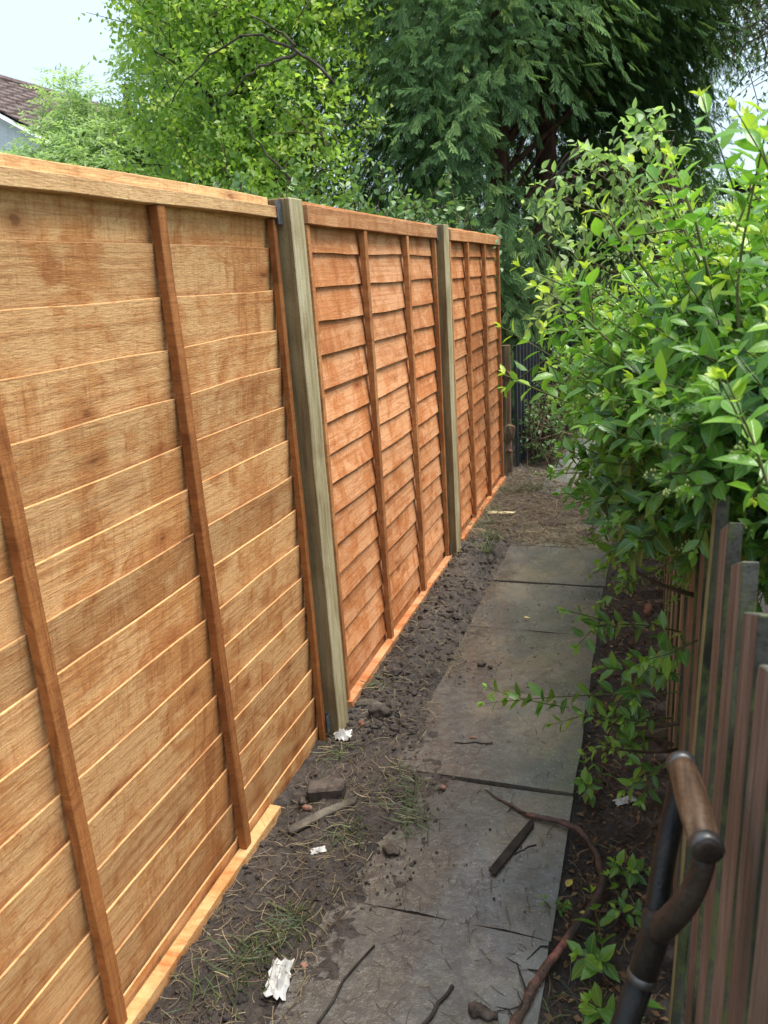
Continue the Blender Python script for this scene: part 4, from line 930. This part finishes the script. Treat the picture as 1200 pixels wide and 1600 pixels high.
#SECTION_DEBRIS
# ------------------------------------------------------------------ loose things on the ground
def zsoil(x, y): return float(max(soil_height(np.array([x]), np.array([y]))[0], 0 if -.755 < x < -.18 and y < 4.9 else -1))
pts = [(-.45, 2.053), (-.40, 2.02), (-.355, 1.996), (-.30, 1.96), (-.25, 1.952), (-.198, 1.946), (-.150, 1.925), (-.118, 1.88), (-.095, 1.83), (-.078, 1.765), (-.078, 1.70), (-.10, 1.63), (-.128, 1.57), (-.160, 1.50), (-.188, 1.42), (-.212, 1.35), (-.230, 1.28), (-.25, 1.16), (-.30, 1.03)]
rad_ = [.002, .004, .006, .0085, .010, .0105, .011, .0115, .0115, .0115, .012, .012, .0125, .0125, .013, .013, .013, .012, .010]
fine = []; fr = []
for (a, b_, ra, rb) in zip(pts, pts[1:], rad_, rad_[1:]):
    for t in (0, .33, .66): fine.append((a[0]+(b_[0]-a[0])*t + rng.normal()*.002, a[1]+(b_[1]-a[1])*t, max(zsoil(a[0], a[1]), .0)+ra*.9+.003*math.sin(a[1]*40))); fr.append(.78*(ra+(rb-ra)*t)*rng.uniform(.85, 1.15))
root = MB().tube(fine, fr, 9).build('tree_root', M_ROOT, None, True)
for k in range(16):
    i_ = int(rng.integers(6, len(fine)-3)); p_ = np.array(fine[i_]); a_ = rng.uniform(0, 6.28); l_ = rng.uniform(.03, .10)
    e_ = p_ + np.array([math.cos(a_)*l_, math.sin(a_)*l_, -.006]); m_ = (p_+e_)/2 + rng.normal(size=3)*.008
    MB().tube([p_, m_, e_], [.0028, .0018, .0008], 5).build('rootlet', M_STICKDARK, root, True)
tag(root, 'long red-barked root curling over the right edge of the slabs', 'root')
def stick(name, p0, p1, r_, mat, label, cat, flat=1.0, bend=.006, n=5, sides=7):
    a, c_ = np.array([*p0, zsoil(*p0)+r_*flat]), np.array([*p1, zsoil(*p1)+r_*flat]); q = np.random.default_rng(int(abs(p0[0]*1000)))
    pts_ = [a+(c_-a)*t + np.array([q.normal()*bend, q.normal()*bend, abs(q.normal())*bend*.3 + .004]) for t in np.linspace(0, 1, n)]
    o = MB().tube(pts_, [r_*q.uniform(.8, 1.1) for _ in range(n)], sides, flat=flat).build(name, mat, None, True); return tag(o, label, cat)
stick('twig', (-.315, 1.785), (-.265, 1.84), .0025, M_STICKDARK, 'thin black twig right of the straight dark lath', 'twig', 1, .003)
stick('twig', (-.419, 1.22), (-.378, 1.334), .0045, M_STICKDARK, 'short dark twig at the bottom edge of the slabs', 'twig', 1, .003)
stick('twig', (-.649, 1.17), (-.600, 1.40), .003, M_STICKDARK, 'long thin dark twig on the muddy left of the nearest slab', 'twig', 1, .003)
stick('twig', (-.60, 2.28), (-.47, 2.30), .0022, M_STICKDARK, 'hair-thin twig lying across the muddy slab beyond the root', 'twig', 1, .003)
def plank(name, p0, p1, w, t, mat, label, cat, tilt=.0, z=.0):
    a, c_ = np.array(p0), np.array(p1); d_ = unit(c_-a); s_ = np.array([-d_[1], d_[0]]); vs = []
    for e, (p_, k) in enumerate(((a, 1), (a+(c_-a)*.5, 1.05), (c_, .8))):
        z0 = zsoil(*p_) + z + .004
        for sg, up in ((-1, 0), (1, 0), (1, t), (-1, t)): vs.append((*(p_+s_*sg*w*.5*k+d_*(.012*sg if e == 2 else 0)), z0+up+tilt*sg))
    fs = [(i*4+k, i*4+(k+1) % 4, (i+1)*4+(k+1) % 4, (i+1)*4+k) for i in range(2) for k in range(4)] + [(3, 2, 1, 0), (8, 9, 10, 11)]
    return tag(MB().add(vs, fs).build(name, mat, None, False, .002), label, cat)
plank('dark_lath', (-.362, 1.702), (-.282, 1.935), .022, .007, M_STICKDARK, 'straight dark wet lath lying on the slabs below the root tip', 'lath', .003)
plank('wooden_lath', (-.965, 1.705), (-.822, 1.895), .022, .010, M_STICK, 'weathered grey lath lying on the soil below the near post', 'lath', .004)
plank('wood_offcut', (-1.00, 4.93), (-.828, 4.95), .045, .012, M_OFFCUT, 'pale fresh wood offcut on the soil near the farther post', 'offcut')
plank('wood_splinter', (-1.02, 2.44), (-.905, 2.40), .028, .008, M_STICK, 'grey wood splinter beside the foot of the near post', 'splinter', .006)
CLOUD = bpy.data.textures.new('clods', 'CLOUDS'); CLOUD.noise_scale = .016; CLOUD.noise_depth = 4
def lump(name, x, y, r_, sq, mat, label, cat, seed, dz=.0):
    mb = MB(); mb.rock((x, y, zsoil(x, y)+r_*sq[2]*.5+dz), r_, seed, sq); o = mb.build(name, mat, None, True)
    sd_ = o.modifiers.new('sub', 'SUBSURF'); sd_.levels = 2; sd_.render_levels = 2; dp = o.modifiers.new('rough', 'DISPLACE'); dp.texture = CLOUD; dp.strength = r_*.75; dp.texture_coords = 'GLOBAL'; return tag(o, label, cat)
blk = MB().box(-.060, .060, -.028, .028, 0, .050); o = blk.build('stone_block', M_STONE, None, False, .008)
o.location = (-.925, 1.905, zsoil(-.925, 1.905)-.004); o.rotation_euler = (.08, -.06, .28); tag(o, 'muddy rectangular block half sunk behind the grey lath', 'block')
lump('stone', -.905, 2.36, .042, (1, .9, .75), M_STONE, 'round muddy stone beside the near post foot', 'stone', 21)
lump('stone', -.955, 2.30, .026, (1, .8, .7), M_BRICK, 'small brown brick crumb between post foot and round stone', 'stone', 22)
lump('stone', -.985, 1.84, .026, (.9, 1, .8), M_STONE, 'muddy stone left of the rectangular block', 'stone', 23)
lump('stone', -.955, 1.815, .018, (1, .9, .7), M_BRICK, 'small brown stone below the rectangular block', 'stone', 24)
lump('stone', -.735, 1.300, .014, (1.2, .9, .7), M_BRICK, 'reddish brick chip touching the crumpled white wrapper', 'stone', 25)
lump('stone', -.655, 1.72, .03, (1.2, .9, .6), M_STONE, 'flat mud clod on the slab edge below the grass tuft', 'stone', 26)
lump('stone', -.58, 2.03, .013, (1, .9, .8), M_BRICK, 'small pale brown pebble right of the grass tuft', 'stone', 27)
lump('stone', -.545, 2.32, .012, (1, .8, .8), M_BRICK, 'tan pebble alone on the wet slab', 'stone', 28)
lump('stone', -.62, 2.86, .024, (1, .9, .7), M_STONE, 'dark clod on the slab left edge in mid path', 'stone', 29)
lump('stone', -.585, 2.84, .014, (1, .9, .7), M_STONE, 'small clod right of the bigger one in mid path', 'stone', 30)
lump('stone', -.30, 1.285, .03, (1.3, .9, .7), M_STONE, 'brown mud lump at the bottom edge beside the root', 'stone', 31)
lump('snail_shell', -.095, 1.47, .010, (1, 1, .85), M_SHELL, 'pale round snail shell on the soil right of the root', 'shell', 32)
lump('brick', .03, 3.55, .06, (.6, 1.1, .9), M_BRICK, 'red-brown brick against the pickets under the privet', 'brick', 33)
def wrapper(x, y, w, l, rot, label, seed, tall=.03):
    q = np.random.default_rng(seed); n = 9; vs, fs = [], []
    for i in range(n):
        for j in range(n):
            u, v_ = i/(n-1)-.5, j/(n-1)-.5; e = 1 + .12*q.normal()*(max(abs(u), abs(v_)) > .45)
            a, b_ = u*w*e, v_*l*e; vs.append((x+a*math.cos(rot)-b_*math.sin(rot), y+a*math.sin(rot)+b_*math.cos(rot), zsoil(x, y)+.004+tall*(.75*q.random()+.5*float(fbm(np.array([u*4+seed]), np.array([v_*4]), 2)[0]))*(1.15-1.5*max(abs(u), abs(v_)))))
    for i in range(n-1):
        for j in range(n-1): fs.append((i*n+j, (i+1)*n+j, (i+1)*n+j+1, i*n+j+1))
    o = MB().add(vs, fs).build('crumpled_wrapper', M_FOIL, None); o['group'] = 'crumpled white wrappers on the soil'
    sl = o.modifiers.new('solid', 'SOLIDIFY'); sl.thickness = .0012; return tag(o, label, 'wrapper')
wrapper(-.778, 1.245, .048, .095, .25, 'largest crumpled white wrapper on the grass at the bottom left', 91, .05)
wrapper(-.995, 2.215, .06, .05, .3, 'crumpled white wrapper against the foot of the near post', 92, .045)
wrapper(-.855, 1.665, .040, .022, .5, 'small silver scrap on the soil below the grey lath', 93, .014)
wrapper(-.03, 2.12, .07, .03, .6, 'pale scrap of paper among the privet stems by the pickets', 94, .012)
def flat_leaf(x, y, l, rot, label, mat=M_YLEAF):
    tv, tf = T_BROAD; z = zsoil(x, y)+.008; vs = [(x+(a*math.cos(rot)-b_*.26*math.sin(rot))*l, y+(a*math.sin(rot)+b_*.26*math.cos(rot))*l, z+h*l*.8+.006) for a, b_, h in tv]
    return tag(MB().add(vs, [tuple(map(int, f)) for f in tf]).build('fallen_leaf', mat, None, True), label, 'leaf')
flat_leaf(-.165, 1.715, .038, 1.3, 'yellow fallen leaf on the soil inside the bend of the root')
flat_leaf(-.125, 1.63, .022, .2, 'small yellow fallen leaf just below the larger one')
flat_leaf(-.215, 1.335, .026, .9, 'withered tan leaf on the nearest slab left of the root', M_LITTER)
flat_leaf(-.52, 3.33, .03, .1, 'green-yellow leaf on the slab in mid path')

# clods, straw, grass and leaf litter: nobody could count these
q = np.random.default_rng(5); tris_v, tris_f = [], []
def scatter(n, xs, ys, rs, test=None):
    x = q.uniform(*xs, n); y = ys[0] + (ys[1]-ys[0])*q.random(n)**1.3; r_ = rs[0]+(rs[1]-rs[0])*q.random(n)**3.4
    return x, y, r_
mbk = MB()
for n, xs, ys, rs, zsq in [(130, (-1.02, -.80), (2.3, 4.4), (.008, .034), .6), (50, (-1.02, -.72), (1.5, 2.4), (.008, .020), .6), (1700, (-1.05, -.76), (2.25, 4.5), (.002, .020), .65), (1900, (-1.05, -.70), (1.1, 2.4), (.0015, .012), .6), (350, (-.78, -.55), (1.5, 2.9), (.002, .009), .7), (800, (-.74, -.2), (1.0, 4.6), (.0010, .005), .7), (500, (-.17, .07), (1.1, 4.0), (.002, .010), .7), (300, (-1.03, -.3), (4.5, 6.0), (.003, .012), .7)]:
    x, y, r_ = scatter(n, xs, ys, rs); h = np.maximum(soil_height(x, y), np.where((x > -.752) & (x < -.182) & (y < 4.9), 0, -1))
    for k in range(n): mbk.rock((x[k], y[k], h[k]+r_[k]*.05), r_[k], k % 97, (1, q.uniform(.7, 1.1), zsq))
tag(mbk.build('soil_clods', M_SOIL, None, False), 'loose crumbs and clods of dug soil along the path', 'soil', kind='stuff')
def strands(name, n, xs, ys, l, w, lift, mat, label, cat, tm, ts, centers=None, up=.25, spread=.05):
    if centers is not None:
        c_ = np.array(centers)[q.integers(len(centers), size=n)]; x = c_[:, 0]+q.normal(size=n)*c_[:, 2]; y = c_[:, 1]+q.normal(size=n)*c_[:, 2]
    else: x = q.uniform(*xs, n); y = ys[0]+(ys[1]-ys[0])*q.random(n)**1.2
    h = np.maximum(soil_height(x, y), np.where((x > -.752) & (x < -.182) & (y < 4.9), 0, -1)) + lift
    a = q.uniform(0, 6.283, n); k = 4; L = l*q.uniform(.4, 1.3, n); bend = q.normal(size=n)*.9; V = np.zeros((n, k, 2, 3)); px_, py_ = x.copy(), y.copy(); z = h.copy(); pitch = up*q.uniform(.1, 1.4, n)
    for i in range(k):
        aa = a + bend*i/(k-1); ww = w*q.uniform(.7, 1.2, n)*(1-.75*i/(k-1)*(up > .5))
        V[:, i, 0] = np.stack([px_-np.sin(aa)*ww, py_+np.cos(aa)*ww, z], -1); V[:, i, 1] = np.stack([px_+np.sin(aa)*ww, py_-np.cos(aa)*ww, z+ww*.6], -1)
        st_ = L/(k-1); pt = pitch*(1-1.1*i/(k-1)); px_ = px_+np.cos(aa)*st_*np.cos(pt); py_ = py_+np.sin(aa)*st_*np.cos(pt); z = np.maximum(z+st_*np.sin(pt), h-.002)
    V = V.reshape(-1, 3); f = []
    for i in range(k-1): f += [(2*i, 2*i+1, 2*i+3), (2*i, 2*i+3, 2*i+2)]
    F = (np.arange(n)[:, None, None]*2*k + np.array(f)[None]).reshape(-1, 3)
    o = big_mesh(name, V, F, mat, None, {'tint': np.repeat(np.clip(q.normal(tm, ts, n), 0, 1), 2*k)}); return tag(o, label, cat, kind='stuff')
strands('straw', 2300, (-1.04, -.70), (1.0, 4.6), .06, .0009, .003, M_STRAW, 'dead straw and fine roots on the dug soil by the new fence', 'straw', .45, .25)
strands('dry_grass', 2600, (-1.02, -.30), (4.4, 6.2), .11, .0014, .004, M_STRAW, 'brown dry grass strewn over the far stretch of path', 'dry grass', .40, .22)
strands('root_fibres', 560, (-.76, -.22), (1.05, 3.2), .05, .0007, .001, M_STRAW, 'fine dark root fibres trodden onto the slabs', 'roots', .05, .1)
strands('strip_debris', 1300, (-.175, .08), (1.0, 3.9), .05, .0010, .003, M_STRAW, 'dry stalks in the strip below the picket fence', 'debris', .4, .25)
strands('grass', 430, None, None, .075, .0013, .002, M_GRASS, 'tufts of torn green grass on the dug soil', 'grass', .4, .25,
        [(-.87, 1.25, .035), (-.85, 1.33, .03), (-.90, 1.18, .04), (-.81, 1.42, .025), (-.66, 1.93, .03), (-.70, 2.02, .03), (-.63, 1.86, .025), (-.80, 1.75, .02), (-.98, 2.60, .02), (-.97, 2.12, .03), (-.10, 1.38, .04)], .30)
strands('grass_far', 420, None, None, .10, .0026, .002, M_GRASS, 'sparse green weeds in the soil near the farther post', 'grass', .5, .25, [(-1.0, 5.0, .05), (-.98, 4.7, .04), (-.88, 4.4, .03), (-.85, 4.15, .02), (-.93, 5.5, .07), (-.78, 5.6, .06)], .8)
n = 1700; x = q.uniform(-.175, .09, n); y = 1.0+3.4*q.random(n)**1.3; P = np.stack([x, y, soil_height(x, y)+.005], -1)
D = q.normal(size=(n, 3))*np.array([1, 1, .25]); N = np.array([0, 0, 1.])+q.normal(size=(n, 3))*.4; L = .022*q.uniform(.4, 1.4, n)
tag(leaf_mesh('leaf_litter', P, D, N, L, L*.25, q.normal(.45, .25, n), T_SMALL, M_LITTER, None), 'brown leaf litter in the strip below the picket fence', 'leaf litter', kind='stuff')
